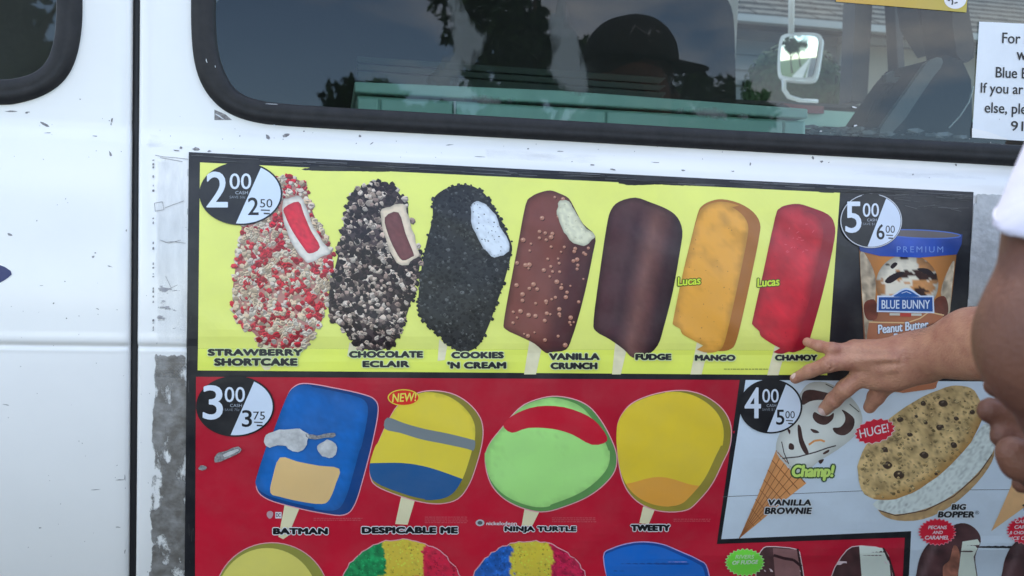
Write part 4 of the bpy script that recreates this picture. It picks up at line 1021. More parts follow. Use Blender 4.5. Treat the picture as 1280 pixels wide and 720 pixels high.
for poly in ([(1003, 492), (1012, 487), (1030, 490), (1043, 494), (1040, 500), (1022, 500), (1012, 502), (1003, 506)], [(1018, 515), (1026, 519), (1036, 520), (1042, 516), (1041, 524), (1032, 531), (1022, 529), (1016, 522)],
             [(1052, 512), (1060, 516), (1068, 524), (1066, 536), (1056, 544), (1045, 542), (1041, 535), (1050, 534), (1056, 527), (1056, 519)], [(997, 532), (1001, 534), (1004, 549), (1011, 566), (1006, 567), (999, 553)],
             [(1013, 536), (1021, 538), (1024, 541), (1017, 541)], [(987, 554), (992, 556), (992, 562), (986, 561)], [(1029, 566), (1036, 562), (1036, 565), (1030, 568)], [(1023, 576), (1030, 574), (1026, 580)], [(984, 536), (988, 538), (987, 543)]):
    sh.fill(catmull(poly, 3), lambda x, y: ink([v * (1 + .25 * fnoise(x, y, 8, 2)) for v in (60, 40, 36)], y), 3.6, 5)
sh.line([(978, 573), (998, 571), (1020, 565), (1034, 560), (1045, 557)], 1.5, ink((50, 38, 36), 570), 3.7)
sh.line([(977, 552), (980, 566), (986, 580)], 1.1, ink((50, 38, 36), 570), 3.7)
sh.line([(1011, 556), (1018, 551), (1026, 550), (1031, 552)], 2.4, ink((196, 132, 70), 550), 3.7)
sh.line([(1032, 480), (1044, 486), (1054, 492)], 1.1, ink((60, 60, 50), 480), 3.7); sh.line([(1062, 505), (1074, 515)], 1.1, ink((60, 60, 50), 480), 3.7)
sh.build('ice_cream_top_picture', cone)
t = Sheet(); put_text(t, 'Champ!', (988, 581, 1041, 601), ink((196, 222, 110), 590), 5.8, .05, 0, .15, ink((44, 70, 40), 590), 1.8)
t.build('logo_lettering', poster)
sh = Sheet()
sh.fill([(1239, 664), (1250, 640), (1265, 605), (1330, 560), (1300, 620)], lambda x, y: ink([v * (1 + .1 * fnoise(x, y, 9, 3)) for v in (190, 148, 102)], y), 2.8, 6)
sh.build('cone_picture', poster, label='pale cone tip beside the big cookie sandwich')

# --- cookie sandwich
sh = Sheet()
bot = catmull([(1096, 628), (1102, 643), (1122, 650.6), (1154, 649), (1188, 633), (1220, 605), (1240, 577), (1242, 560), (1230, 556), (1180, 600), (1120, 630)], 3)
sh.fill(bot, lambda x, y: ink([v * (1 + .2 * fnoise(x, y, 7, 3)) for v in (150, 122, 84)], y), 2.6, 4)
fil = catmull([(1095, 626), (1098, 637), (1119, 643), (1157, 636), (1192, 618), (1223, 590), (1242, 563), (1241, 540), (1230, 530), (1200, 570), (1150, 610)], 3)
sh.fill(fil, lambda x, y: ink([v * (1 + .24 * fnoise(x, y, 3.4, 3) + .06 * fnoise(x, y, 12, 5)) for v in (178, 184, 178)], y), 3.0, 3)
sh.line([(1099, 638), (1120, 644.5), (1157, 638), (1192, 620.5), (1223, 593), (1240, 568)], 1.3, ink((70, 46, 36), 600), 3.3)
ck = catmull([(1072, 591.5), (1077, 567), (1095, 539), (1122.5, 515), (1154, 496), (1181.5, 484.6), (1202, 482.5), (1218, 489), (1227, 505), (1226.7, 525.6), (1213, 553), (1188.5, 581), (1161, 604), (1129.5, 621), (1102, 624.5), (1081, 617.6)], 3)
ck = [(x + 1.2 * fnoise(x, y, 6, 1), y + 1.2 * fnoise(x, y, 6, 2)) for x, y in ck]
def cookie(x, y):
    n = fnoise(x, y, 15, 3); n2 = fnoise(x, y, 4.5, 4)
    e = edge_dist(ck, x, y); side = max(0, min(1, 1 - e / 14)) if (x - 1150) * .62 + (y - 553) * .78 > 18 else 0
    c = [170 + 40 * n + 20 * n2, 144 + 36 * n + 18 * n2, 98 + 28 * n + 12 * n2]
    c = [c[i] * (1 - side) + (150, 112, 62)[i] * side for i in range(3)]
    k = .80 if n2 < -.40 else 1.0
    return ink([v * k for v in c], y)
sh.fill(ck, cookie, 3.6, 2.4)
q = random.Random(12)
for x, y, s in ((1179, 504, 6.5), (1154, 504, 4.5), (1175, 534, 6), (1195, 523, 3.5), (1192, 556, 5.5), (1155, 568, 6.5), (1106, 562, 5), (1109, 581, 6.5), (1124, 593, 7.5), (1125, 524, 4.5), (1215, 515, 4), (1137, 543, 4), (1157, 528, 3), (1170, 592, 2.5), (1145, 520, 2.4)):
    p = [(x + s * q.uniform(.7, 1.1) * math.cos(a), y + s * .72 * q.uniform(.7, 1.1) * math.sin(a)) for a in np.linspace(0, 6.28, 9)[:-1]]
    sh.fill(chaikin([(a + .5, b + .9) for a, b in p], 1), P2((92, 72, 48)), 4.0, 9); sh.fill(chaikin(p, 1), P2((56, 42, 32)), 4.2, 9)
    sh.fill(ell(x - s * .1, y - s * .2, s * .35, s * .18, 8, -30), P2((92, 78, 64)), 4.4, 9)
crumbs(sh, grow(ck, -4), [(164, 140, 94), (170, 148, 102), (142, 118, 76), (150, 128, 84)], 220, .8, 2.6, 3.75, 31, spill=0)
sh.build('cookie_sandwich_picture', poster, label='big chocolate chip cookie sandwich with white filling')
star(1093.5, 539, 26.5, 15.5, (178, 24, 44), [('HUGE!', (1075.5, 537, 1112.5, 548), (236, 226, 228), 13, .05, .01)], 'red HUGE! starburst beside the cookie', (214, 190, 196), -14, 17)

# --- torn patches and thin pale streaks on the black border
def torn(name, pts, m, lay=9, label=None, cell=4):
    q = random.Random(int(pts[0][0])); o = chaikin(pts, 1); o = [(x + q.uniform(-.8, .8), y + q.uniform(-.7, .7)) for x, y in o]
    sh = Sheet(); sh.fill(o, (0.5, 0.5, 0.48), lay, cell); return sh.build(name, poster, m, label)
torn('torn_patch', [(329, 549), (334, 542), (345, 538), (360, 536), (374, 535), (380, 540), (388, 544), (383, 550), (384, 558), (376, 565), (362, 563), (356, 556), (344, 557), (334, 560)], M['foil'], label='silvery torn patch on the blue pop')
torn('torn_patch', [(395, 560), (402, 552), (412, 549), (422, 556), (421, 567), (413, 573), (404, 571), (398, 566)], M['foil'])
torn('torn_patch', [(381, 541), (390, 543), (398, 545), (408, 541), (420, 540), (419, 546), (404, 548), (392, 549), (384, 548)], M['chip'])
torn('torn_patch', [(266, 573), (272, 566), (281, 565), (289, 560), (301, 558), (302, 564), (292, 570), (280, 575), (270, 579)], M['chip'])
torn('torn_patch', [(278, 568), (288, 564), (298, 561), (299, 564), (288, 569), (281, 572)], M['foil'], 9.6)
torn('torn_patch', [(246, 586), (252, 581), (259, 583), (257, 588), (250, 588)], M['chip'])
rr = random.Random(5); sh = Sheet()
for k in range(110):
    x = rr.uniform(236, 1217); y0 = 190 + (x - 236) * .051; l = rr.uniform(6, 60); y = y0 + rr.uniform(1.5, 9.5)
    x2 = min(x + l, 1216); sh.line([(x, y), ((x + x2) / 2, y + (x2 - x) * .025 + rr.uniform(-.6, .6)), (x2, y + (x2 - x) * .051)], rr.uniform(.25, .9), (rr.uniform(.03, .13),) * 3, 2.4 + k * .003)
for k in range(24):
    x = rr.uniform(1055, 1215); y = rr.uniform(245, 262); l = rr.uniform(5, 30); x2 = min(1215, x + l)
    sh.line([(x, y), (x2, y + rr.uniform(-3, 4))], rr.uniform(.3, .8), (rr.uniform(.03, .1),) * 3, 2.4 + k * .003)
for k in range(26):
    x = rr.uniform(231, 243); y = rr.uniform(200, 720); sh.line([(x, y), (x + rr.uniform(-1, 1), y + rr.uniform(3, 16))], rr.uniform(.2, .6), (rr.uniform(.02, .07),) * 3, 2.4)
tag(sh.build('border_streaks', poster), kind='stuff')

# ================================================================== tape, notices, decal
def strip(name, poly, m, label, cat, prof=body_prof, lay=2.0, cell=4, soft=5.0):
    sh = Sheet(prof); sh.fill(poly, lambda x, y: (min(1, edge_dist(poly, x, y) / soft),) * 3, lay, cell); return tag(sh.build(name, None, m), label, cat, 'tape and residue around the poster')
def rough_poly(x0, x1, y0, y1, seed, jx=1.5, jy=3, n=14):
    q = random.Random(seed); r = []
    for k in range(n): r.append((x1 + q.uniform(-jx, jx) * .4, y0 + (y1 - y0) * k / (n - 1)))
    for k in range(4): r.append((x1 - (x1 - x0) * (k + .5) / 4, y1 + q.uniform(-jy, jy)))
    for k in range(n): r.append((x0 + q.uniform(-jx, jx), y1 - (y1 - y0) * k / (n - 1)))
    for k in range(4): r.append((x0 + (x1 - x0) * (k + .5) / 4, y0 + q.uniform(-jy, jy)))
    return r
def taper(o, xk):
    return [(x + xk * (y - 450) / 270, y) for x, y in o]
tapes = []
tapes.append(strip('duct_tape_residue', taper(rough_poly(188, 246, 440, 800, 3, 2.5, 6), -3), M['tape_dense'], 'grey scraped duct tape residue beside the lower left of the poster', 'tape residue'))
strip('duct_tape_residue', rough_poly(190, 246, 400, 470, 4, 3, 5), M['tape_sparse'], 'dark scabby bits of old tape beside the strawberry caption', 'tape residue')
strip('duct_tape_residue', rough_poly(192, 235, 350, 425, 5), M['scuff'], 'faint scuffs of old tape beside the strawberry bar', 'tape residue')
ts = strip('clear_tape', taper(rough_poly(192, 236, 196, 430, 6, .8, 1), 0), M['tape_clear'], 'yellowed clear tape strip along the upper left edge of the poster', 'tape')
sh = Sheet(body_prof)
q = random.Random(2)
for k in range(46):
    y = 198 + k * 4.9 + q.uniform(-2, 2); w = q.uniform(.4, 1.4); h = q.uniform(.8, 3.2)
    if q.random() < .55: sh.fill([(191.5 - w, y), (191.5 + w, y - .5), (192 + w * .6, y + h), (191 - w * .5, y + h)], (.1, .1, .1), 3, 20)
for seg in ([(194, 194), (205, 196), (218, 197), (235, 199)], [(200, 197), (212, 199), (228, 202)], [(193, 254), (203, 252), (205, 262), (194, 264), (193, 254)], [(206, 260), (216, 256), (230, 251)], [(206, 303), (216, 302), (232, 304)], [(200, 300), (211, 304), (226, 300)], [(207, 345), (214, 360), (222, 356)]):
    sh.line(seg, .6, (.15, .15, .15), 3.1)
tag(sh.build('tape_grime', ts, M['chip']), kind='stuff')
strip('silver_tape', [(1218, 240), (1256, 243), (1252, 300), (1246, 385), (1240, 474), (1206, 463), (1208, 400), (1213, 310)], M['tape_silver'], 'crinkled silver tape strip down the right edge of the poster', 'tape', body_prof, 12, 4, 1.0)
strip('silver_tape', [(1196, 463), (1242, 464), (1241, 474), (1195, 473)], M['tape_silver'], 'short silver tape piece under the black poster corner', 'tape', body_prof, 18, 4, 1.0)
sh = Sheet(body_prof); o = chaikin([(-60, 345), (-20, 328), (2, 331), (17, 341), (8, 349), (-3, 355), (-30, 362)], 1); sh.fill(o, (0.022, 0.03, 0.12), 1.5, 9)
tag(sh.build('blue_decal', None), 'navy blue pointed decal at the left edge of the rear door', 'decal')

# paper notice and orange sign on the glass
GL = lambda z, x=0: base_prof(z) + 0.004
notice = empty('paper_notice', (1.05, 0.0, 1.47), 'white paper notice with black print taped inside the right of the window', 'notice')
sh = Sheet(GL)
sh.fill([(1224, 27), (1500, 40), (1496, 190), (1215, 172)], lambda x, y: tuple(v * (1 + .02 * fnoise(x, y, 30)) for v in (0.74, 0.77, 0.80)), 6, 12)
sh.fill([(1215, 160), (1236, 165), (1262, 174.6), (1215, 172)], (0.80, 0.80, 0.79), 7, 12)
sh.build('paper_sheet', notice)
t = Sheet(GL); K = (0.012, 0.012, 0.014)
for s, bx in (('For c', (1252.5, 40.5, 1287, 54)), ('w', (1270.5, 65, 1283, 75)), ('Blue B', (1244.5, 83.5, 1285, 97)), ('If you ar', (1225.5, 103, 1279, 120)), ('else, ple', (1230.5, 127.5, 1283, 145)), ('91', (1263.5, 151, 1279, 163.5))):
    put_text(t, s, bx, K, 8.5, .012, -2.2)
t.build('notice_lettering', notice)
osign = empty('orange_sticker', (0.85, 0.0, 1.62), 'orange sticker with a white round emblem at the top of the window', 'sticker')
sh = Sheet(GL); sh.fill([(1044, -70), (1213, -60), (1208, 15.5), (1045, 2)], lambda x, y: (0.62 - .0009 * (x - 1040), 0.335 + .0002 * (x - 1040), 0.045), 6, 12); sh.build('sticker_sheet', osign)
sh = Sheet(GL); sh.fill(ell(1194, -1, 14, 12, 30), (0.72, 0.70, 0.70), 7, 12); sh.line([(1184, -3), (1186, 1), (1189, -3), (1191, 2), (1190, 6)], 1.8, K, 8); sh.line([(1193, 4), (1197, 3)], 1.6, K, 8); sh.build('sticker_emblem', osign)
# smears left on the glass
def smear(pts, label):
    sh = Sheet(GL); q = random.Random(int(pts[0][0])); o = chaikin(pts, 2); o = [(x + q.uniform(-1.4, 1.4), y + q.uniform(-1.4, 1.4)) for x, y in o]
    sh.fill(o, lambda x, y: (min(1, edge_dist(o, x, y) / 14),) * 3, 5, 4); return tag(sh.build('glass_smear', None, M['film']), label, 'smear', 'smears on the window glass')
smear([(545, -40), (560, 20), (560, 60), (545, 88), (528, 100), (540, 108), (575, 106), (585, 90), (600, 70), (618, 52), (614, 36), (592, 28), (575, 0), (575, -40)], 'pale smear of glue residue on glass left of centre')
smear([(682, 20), (690, 60), (684, 84), (660, 66), (655, 62), (664, 80), (686, 96), (700, 112), (716, 120), (738, 119), (744, 116), (734, 80), (724, 50), (712, 22), (700, -20), (694, -40), (690, -20), (700, 14)], 'grey streaked smear running down the glass beside the capped reflection')
smear([(840, 136), (870, 132), (905, 136), (932, 142), (938, 148), (920, 152), (890, 148), (860, 146), (840, 142)], 'dull patch of film on glass over the cabinet')
smear([(580, 118), (640, 120), (650, 126), (640, 132), (600, 129), (580, 126)], 'thin milky film low on the window glass')
chips('bird_droppings', [(1068, 134, 3.5, 1.4, 10), (1069, 157, 3, 1.6, 0), (1026, 164, 2, 1, 0), (1154, 176, 3, 1, 0)], van, M['white_plastic'], GL, 6)

# ================================================================== ORGANIC SURFACES (signed distance -> surface net)
def seg_dist(X, Y, Z, a, b, ra, rb):
    ab = b - a; l2 = float(ab @ ab) + 1e-12
    t = np.clip(((X - a[0]) * ab[0] + (Y - a[1]) * ab[1] + (Z - a[2]) * ab[2]) / l2, 0, 1)
    dx, dy, dz = X - (a[0] + t * ab[0]), Y - (a[1] + t * ab[1]), Z - (a[2] + t * ab[2])
    return np.sqrt(dx * dx + dy * dy + dz * dz) - (ra + (rb - ra) * t)
def net(caps, h, k=0.006, cuts=(), subs=(), pad=0.012):
    """caps: (a, b, ra, rb[, k]) tapered capsules smoothly joined; returns verts, quads"""
    A = np.array([np.minimum(np.array(c[0]) - max(c[2], c[3]), np.array(c[1]) - max(c[2], c[3])) for c in caps]).min(0) - pad
    B = np.array([np.maximum(np.array(c[0]) + max(c[2], c[3]), np.array(c[1]) + max(c[2], c[3])) for c in caps]).max(0) + pad
    n = np.ceil((B - A) / h).astype(int) + 1
    ax = [A[i] + h * np.arange(n[i]) for i in range(3)]
    D = np.full(n, 1.0, np.float32)
    def sub(c, r):
        lo = np.minimum(c[0], c[1]) - r; hi = np.maximum(c[0], c[1]) + r
        i0 = np.maximum(0, np.floor((lo - A) / h).astype(int)); i1 = np.minimum(n, np.ceil((hi - A) / h).astype(int) + 1)
        return tuple(slice(i0[i], i1[i]) for i in range(3))
    for c in caps:
        a, b = np.array(c[0], float), np.array(c[1], float); kk = c[4] if len(c) > 4 else k
        s = sub((a, b), max(c[2], c[3]) + kk * 2 + 3 * h)
        X, Y, Z = ax[0][s[0]][:, None, None], ax[1][s[1]][None, :, None], ax[2][s[2]][None, None, :]
        d = seg_dist(X, Y, Z, a, b, c[2], c[3]).astype(np.float32); o = D[s]
        hh = np.clip(0.5 + 0.5 * (o - d) / kk, 0, 1)
        D[s] = o * (1 - hh) + d * hh - kk * hh * (1 - hh)
    X, Y, Z = ax[0][:, None, None], ax[1][None, :, None], ax[2][None, None, :]
    for p, nrm in cuts: D = np.maximum(D, ((X - p[0]) * nrm[0] + (Y - p[1]) * nrm[1] + (Z - p[2]) * nrm[2]).astype(np.float32))
    for c in subs:                                     # carve creases
        a, b = np.array(c[0], float), np.array(c[1], float); s = sub((a, b), max(c[2], c[3]) + 4 * h)
        Xs, Ys, Zs = ax[0][s[0]][:, None, None], ax[1][s[1]][None, :, None], ax[2][s[2]][None, None, :]
        d = -seg_dist(Xs, Ys, Zs, a, b, c[2], c[3]).astype(np.float32); o = D[s]; kk = c[4] if len(c) > 4 else .002
        hh = np.clip(0.5 - 0.5 * (o - d) / kk, 0, 1); D[s] = o * (1 - hh) + d * hh + kk * hh * (1 - hh)
    S_ = D < 0
    c8 = np.zeros(np.array(D.shape) - 1, np.int8)
    for i in (0, 1):
        for j in (0, 1):
            for l in (0, 1): c8 += S_[i:i + c8.shape[0], j:j + c8.shape[1], l:l + c8.shape[2]]
    cells = np.argwhere((c8 > 0) & (c8 < 8)); idx = np.full(c8.shape, -1, np.int64); idx[tuple(cells.T)] = np.arange(len(cells))
    acc = np.zeros((len(cells), 3)); cnt = np.zeros(len(cells))
    corners = [(i, j, l) for i in (0, 1) for j in (0, 1) for l in (0, 1)]
    for p in range(8):
        for q in range(p + 1, 8):
            cp, cq = np.array(corners[p]), np.array(corners[q])
            if np.abs(cp - cq).sum() != 1: continue
            vp = D[tuple((cells + cp).T)]; vq = D[tuple((cells + cq).T)]; m = (vp < 0) != (vq < 0)
            t = vp / np.where(np.abs(vp - vq) < 1e-12, 1, (vp - vq)); pt = cp + (cq - cp) * t[:, None]
            acc[m] += pt[m]; cnt[m] += 1
    V = A + (cells + acc / np.maximum(cnt, 1)[:, None]) * h
    F = []
    for axd in range(3):
        o1, o2 = [i for i in range(3) if i != axd]
        sl0 = [slice(None)] * 3; sl1 = [slice(None)] * 3; sl0[axd] = slice(0, -1); sl1[axd] = slice(1, None)
        a_, b_ = S_[tuple(sl0)], S_[tuple(sl1)]
        e = np.argwhere(a_ != b_); e = e[(e[:, o1] > 0) & (e[:, o2] > 0) & (e[:, o1] < D.shape[o1] - 1) & (e[:, o2] < D.shape[o2] - 1)]
        if not len(e): continue
        flip = a_[tuple(e.T)]
        u = np.zeros(3, int); w = np.zeros(3, int); u[o1] = 1; w[o2] = 1
        q = np.stack([idx[tuple((e - u - w).T)], idx[tuple((e - w).T)], idx[tuple(e.T)], idx[tuple((e - u).T)]], 1)
        if axd == 1: flip = ~flip
        q[~flip] = q[~flip][:, ::-1]; F.append(q)
    F = np.concatenate(F); F = F[(F >= 0).all(1)]
    return V, F
def net_obj(name, pieces, m, parent):
    V = []; F = []; b = 0
    for v, f in pieces: V.append(v); F.append(f + b); b += len(v)
    V = np.concatenate(V); F = np.concatenate(F)
    V = V - np.array(parent_origin(parent)) if parent is not None else V
    me = bpy.data.meshes.new(name); me.vertices.add(len(V)); me.vertices.foreach_set('co', V.astype(np.float32).ravel())
    me.loops.add(len(F) * 4); me.loops.foreach_set('vertex_index', F.astype(np.int32).ravel())
    me.polygons.add(len(F)); me.polygons.foreach_set('loop_start', np.arange(len(F), dtype=np.int32) * 4)
    me.update(calc_edges=True); me.polygons.foreach_set('use_smooth', [True] * len(F)); me.materials.append(m)
    return link(bpy.data.objects.new(name, me), parent)

# ------------------------------------------------------------------ the customer
def A_(v): return np.array(v, float)
wp = lambda x, y, o: A_(wall(x, y, o))
person = empty('person', (0.72, -0.80, 0.0), 'person in white T-shirt at the right edge, bare upper arm in front, cap mirrored above', 'person')
pointer = empty('person', (1.22, -0.42, 0.0), 'person reaching in from the right, spread hand pointing at the menu poster', 'person')
sho_p = A_((1.19, -0.24, ZC + 0.09))
def human(f, sd, head, nb, chest, pel, shoulders, k=.03):
    """capsules of head, torso and legs; f = facing direction, sd = direction across the shoulders"""
    f, sd = A_(f), A_(sd); up = A_((0, 0, 1)); b = []
    H = lambda a, c, u: head + f * a + sd * c + up * u
    cap(b, H(0, 0, .02), H(.015, 0, -.02), .082, .074, k); cap(b, H(-.02, 0, .03), H(-.03, 0, 0), .082, .075, k)
    cap(b, H(.045, 0, -.075), H(.02, 0, -.07), .045, .050, k); cap(b, H(.085, 0, 0), H(.104, 0, -.025), .010, .014, .012)
    cap(b, H(.080, 0, .03), H(.078, 0, .032), .022, .022, .02); cap(b, H(.078, -.015, -.060), H(.078, .015, -.060), .011, .011, .010)
    cap(b, H(.066, 0, -.100), H(.066, 0, -.098), .020, .020, .015)
    for s_ in (-1, 1): cap(b, H(-.005, s_ * .076, .015), H(0, s_ * .076, -.025), .011, .008, .006)
    cap(b, H(-.02, 0, -.08), nb, .054, .060, k)
    return b
def torso(b, sd, chest, pel, g, nb=None, shoulders=(), rs=.055):
    sd = A_(sd); up = A_((0, 0, 1))
    cap(b, chest - sd * .09, chest + sd * .09, .115 + g, .115 + g, .05)
    cap(b, chest - sd * .07 - up * .1, pel - sd * .06, .112 + g, .118 + g, .06); cap(b, chest + sd * .07 - up * .1, pel + sd * .06, .112 + g, .118 + g, .06)
    for q_ in shoulders: cap(b, nb - up * (.03 if g == 0 else .055), q_, .060 + g * .5, rs, .04)
def legs(b, sd, f, pel, r0, r1, r2, feet):
    sd, f = A_(sd), A_(f)
    for s_ in (-1, 1):
        hip = pel + sd * s_ * .09 - A_((0, 0, .04)); kn = A_((*(pel + sd * s_ * .11 + f * .02)[:2], .50)); an = A_((*(pel + sd * s_ * .12 - f * .02)[:2], .10))
        cap(b, hip, kn, r0, r1, .04); cap(b, kn, an, r1, r2, .03)
        if feet: cap(b, an - f * .01 - A_((0, 0, .05)), an + f * .15 - A_((0, 0, .06)), .036, .030, .02)
def dress(root, sd, f, pel, shirt_caps, shirt_mat, trims):
    Vs, Fs = net(shirt_caps, .005, .03, [((0, 0, pel[2] - .04), (0, 0, -1))])
    for p, n, rad, ax_ in trims:
        n = n / np.linalg.norm(n); ax_ = ax_ / np.linalg.norm(ax_); s_ = (Vs - p) @ n; near = np.linalg.norm(Vs - p, axis=1) < rad
        hit = (s_ > 0) & near; Vs[hit] -= (s_[hit] / float(n @ ax_))[:, None] * ax_
    o = net_obj('shirt', [(Vs, Fs)], shirt_mat, root); md = o.modifiers.new('thickness', 'SOLIDIFY'); md.thickness = .003
    tr = []; cap(tr, pel - A_(sd) * .06, pel + A_(sd) * .06, .128, .128, .05); legs(tr, sd, f, pel, .100, .074, .062, False)
    net_obj('trousers', [net(tr, .008, .03)], M['jeans'], root)
    for s_ in (-1, 1):
        an = A_((*(pel + A_(sd) * s_ * .12 - A_(f) * .02)[:2], .05)); net_obj('shoe', [net([(an - A_(f) * .02, an + A_(f) * .18 - A_((0, 0, .01)), .050, .042)], .006, .02, [((0, 0, .004), (0, 0, -1))])], M['cap'], root)
def cap(l, a, b, ra, rb, k=.008): l.append((a, b, ra, rb, k))
wr_ = wp(1138, 446, .098); wr2 = wp(1131, 455, .095)
fore_mid = wp(1215, 425, .165)
rc = []
# forearm
elb_r = wp(1330, 415, .30)
cap(rc, elb_r, fore_mid, .044, .0385, .02); cap(rc, fore_mid, wr_, .0375, .0275, .02)
cap(rc, wp(1300, 440, .26), wp(1190, 445, .14), .038, .028, .02)
cap(rc, wp(1150, 437, .10), wp(1128, 441, .090), .0250, .0235, .015); cap(rc, wp(1158, 458, .105), wp(1126, 466, .092), .0230, .0210, .015)
cap(rc, sho_p, elb_r, .052, .044, .02)
# palm
k1, k2, k3, k4 = wp(1078, 469, .062), wp(1062, 451, .060), wp(1062, 439, .055), wp(1068, 434, .045)
w1, w2 = wp(1122, 468, .088), wp(1124, 442, .088)
cap(rc, w1, k1, .0185, .0130, .012); cap(rc, wp(1122, 455, .092), k2, .0185, .0125, .012); cap(rc, w2, k3, .0180, .0120, .012); cap(rc, w2, k4, .0165, .0110, .012)
cap(rc, wp(1112, 474, .082), wp(1090, 476, .068), .0165, .0125, .010)
for kk, dz in ((k1, .0105), (k2, .0100), (k3, .0092)):
    nk = A_((-.1, -1, .35)); nk /= np.linalg.norm(nk); c_ = kk + nk * .0045; cap(rc, c_, c_ + A_((.004, 0, 0)), dz, dz, .006)
for a_, b_ in ((k1, wp(1112, 462, .093)), (k2, wp(1114, 450, .096)), (k3, wp(1116, 442, .094))):
    nk = A_((-.1, -1, .3)); nk /= np.linalg.norm(nk); cap(rc, a_ + nk * .009, b_ + nk * .0150, .0040, .0042, .006)
# index (nail towards the camera)
i1, i2, i3 = wp(1056, 486, .052), wp(1042, 500, .036), wp(1031, 511.5, .020)
cap(rc, k1, i1, .0132, .0122, .006); cap(rc, i1, i2, .0120, .0110, .004); cap(rc, i2, i3, .0110, .0094, .004)
# middle
m1, m2, m3 = wp(1036, 455, .058), wp(1012, 464, .036), wp(994, 473, .018)
cap(rc, k2, m1, .0118, .0114, .006); cap(rc, m1, m2, .0110, .0094, .004); cap(rc, m2, m3, .0094, .0076, .004)
# ring
r1, r2, r3 = wp(1040, 436.5, .054), wp(1024, 432.5, .036), wp(1009, 427.5, .018)
cap(rc, k3, r1, .0102, .0095, .006); cap(rc, r1, r2, .0090, .0080, .004); cap(rc, r2, r3, .0078, .0066, .004)
# little finger folded under the palm
p1, p2, p3 = wp(1052, 437, .034), wp(1056, 446, .018), wp(1072, 449, .016)
cap(rc, k4, p1, .0090, .0084, .004); cap(rc, p1, p2, .0082, .0074, .004); cap(rc, p2, p3, .0074, .0064, .004)
# thumb hanging below the palm
t1, t2, t3 = wp(1108, 478, .068), wp(1095, 496, .052), wp(1087, 509, .042)
cap(rc, wp(1124, 466, .080), t1, .0170, .0150, .008); cap(rc, t1, t2, .0135, .0118, .006); cap(rc, t2, t3, .0114, .0088, .004)
nrm_i = A_((-.15, -1, .25)); nrm_i /= np.linalg.norm(nrm_i)
subs = []
for (q0, q1, dv) in ((wp(1034, 497, .036), wp(1047, 506, .036), 0), (wp(1036.5, 494.5, .038), wp(1049.5, 503.5, .038), 0), (wp(1039, 492, .040), wp(1052, 501, .040), 0)):
    subs.append((q0 + nrm_i * .0108, q1 + nrm_i * .0108, .0009, .0009, .002))
for (q0, q1) in ((wp(1031, 450, .058), wp(1037, 462, .058)), (wp(1028, 451, .056), wp(1034, 463, .056))):
    subs.append((q0 + nrm_i * .0112, q1 + nrm_i * .0112, .0009, .0009, .002))
piece_r = net(rc, .0020, .01, (), subs)
# left arm, close to the camera
ad = lambda x, y, d: A_(at_d(x, y, d))
lc = []
sho_l = ad(1475, 80, .53); elb_l = ad(1340, 425, .47); wri_l = ad(1352, 560, .62)
cap(lc, sho_l, ad(1372, 290, .49), .042, .0385, .02); cap(lc, ad(1372, 290, .49), elb_l, .0395, .0410, .02); cap(lc, elb_l, ad(1370, 505, .50), .0395, .034, .02)
cap(lc, ad(1370, 505, .50), ad(1392, 560, .60), .033, .024, .02)
pal = ad(1345, 575, .665)
cap(lc, ad(1392, 560, .60), pal, .024, .022, .015); cap(lc, ad(1350, 535, .66), ad(1300, 560, .68), .022, .016, .012); cap(lc, ad(1345, 560, .655), ad(1302, 590, .665), .020, .015, .012)
for (a, b, c, r) in (((1310, 512, .69), (1272, 490, .70), (1244, 482, .70), .0088), ((1308, 535, .685), (1268, 522, .69), (1238, 513, .69), .0100), ((1306, 558, .68), (1276, 552, .685), (1254, 545, .685), .0098)):
    cap(lc, ad(*a), ad(*b), r * 1.15, r * 1.05, .005); cap(lc, ad(*b), ad(*c), r * 1.05, r * .95, .005)
cap(lc, ad(1300, 590, .665), ad(1275, 577, .65), .0130, .0125, .006); cap(lc, ad(1275, 577, .65), ad(1266, 566, .65), .0125, .0115, .005)
cap(lc, ad(1318, 585, .675), ad(1282, 530, .70), .014, .012, .008)
cap(lc, ad(1302, 600, .69), ad(1278, 604, .70), .0085, .0075, .004)
piece_l = net(lc, .0028, .01)
# near person: head, torso, legs, clothes
Hc = A_((0.660, -0.765, ZC + 0.368)); nb = A_((0.69, -0.79, ZC + 0.15)); sho_r = A_((0.87, -0.80, ZC + 0.11))
pel = A_((0.74, -0.82, ZC - 0.42)); chest = A_((0.72, -0.81, ZC - 0.01)); SD, FC = (1, 0, 0), (0, 1, 0)
bc = human((1, 0, 0), (0, 1, 0), Hc, nb, chest, pel, ())
torso(bc, SD, chest, pel, 0, nb, (sho_r, sho_l), .045); legs(bc, SD, FC, pel, .088, .056, .040, True)
cap(bc, sho_l, ad(1412, 170, .51), .046, .042, .02)
e2 = sho_r + A_((.05, -.02, -.29)); h2 = e2 + A_((.0, .05, -.25)); cap(bc, sho_r, e2, .052, .040, .02); cap(bc, e2, h2, .040, .026, .02); cap(bc, h2, h2 + A_((0, .01, -.07)), .026, .034, .02)
for q_ in range(4): cap(bc, h2 + A_((0, .03 - .02 * q_, -.08)), h2 + A_((-.01, .04 - .022 * q_, -.16)), .011, .008, .006)
cap(bc, h2 + A_((0, .03, -.03)), h2 + A_((-.01, .065, -.09)), .013, .010, .008)
body = net_obj('body', [piece_l, net(bc, .006, .03)], M['skin_shaded'], person)
sc_ = []; torso(sc_, SD, chest, pel, .013, nb, (sho_r,), .062); cap(sc_, nb + (0, 0, -.055), sho_l, .066, .052, .04)
sle = ad(1366, 340, .485); cutp = ad(1384, 268, .49)
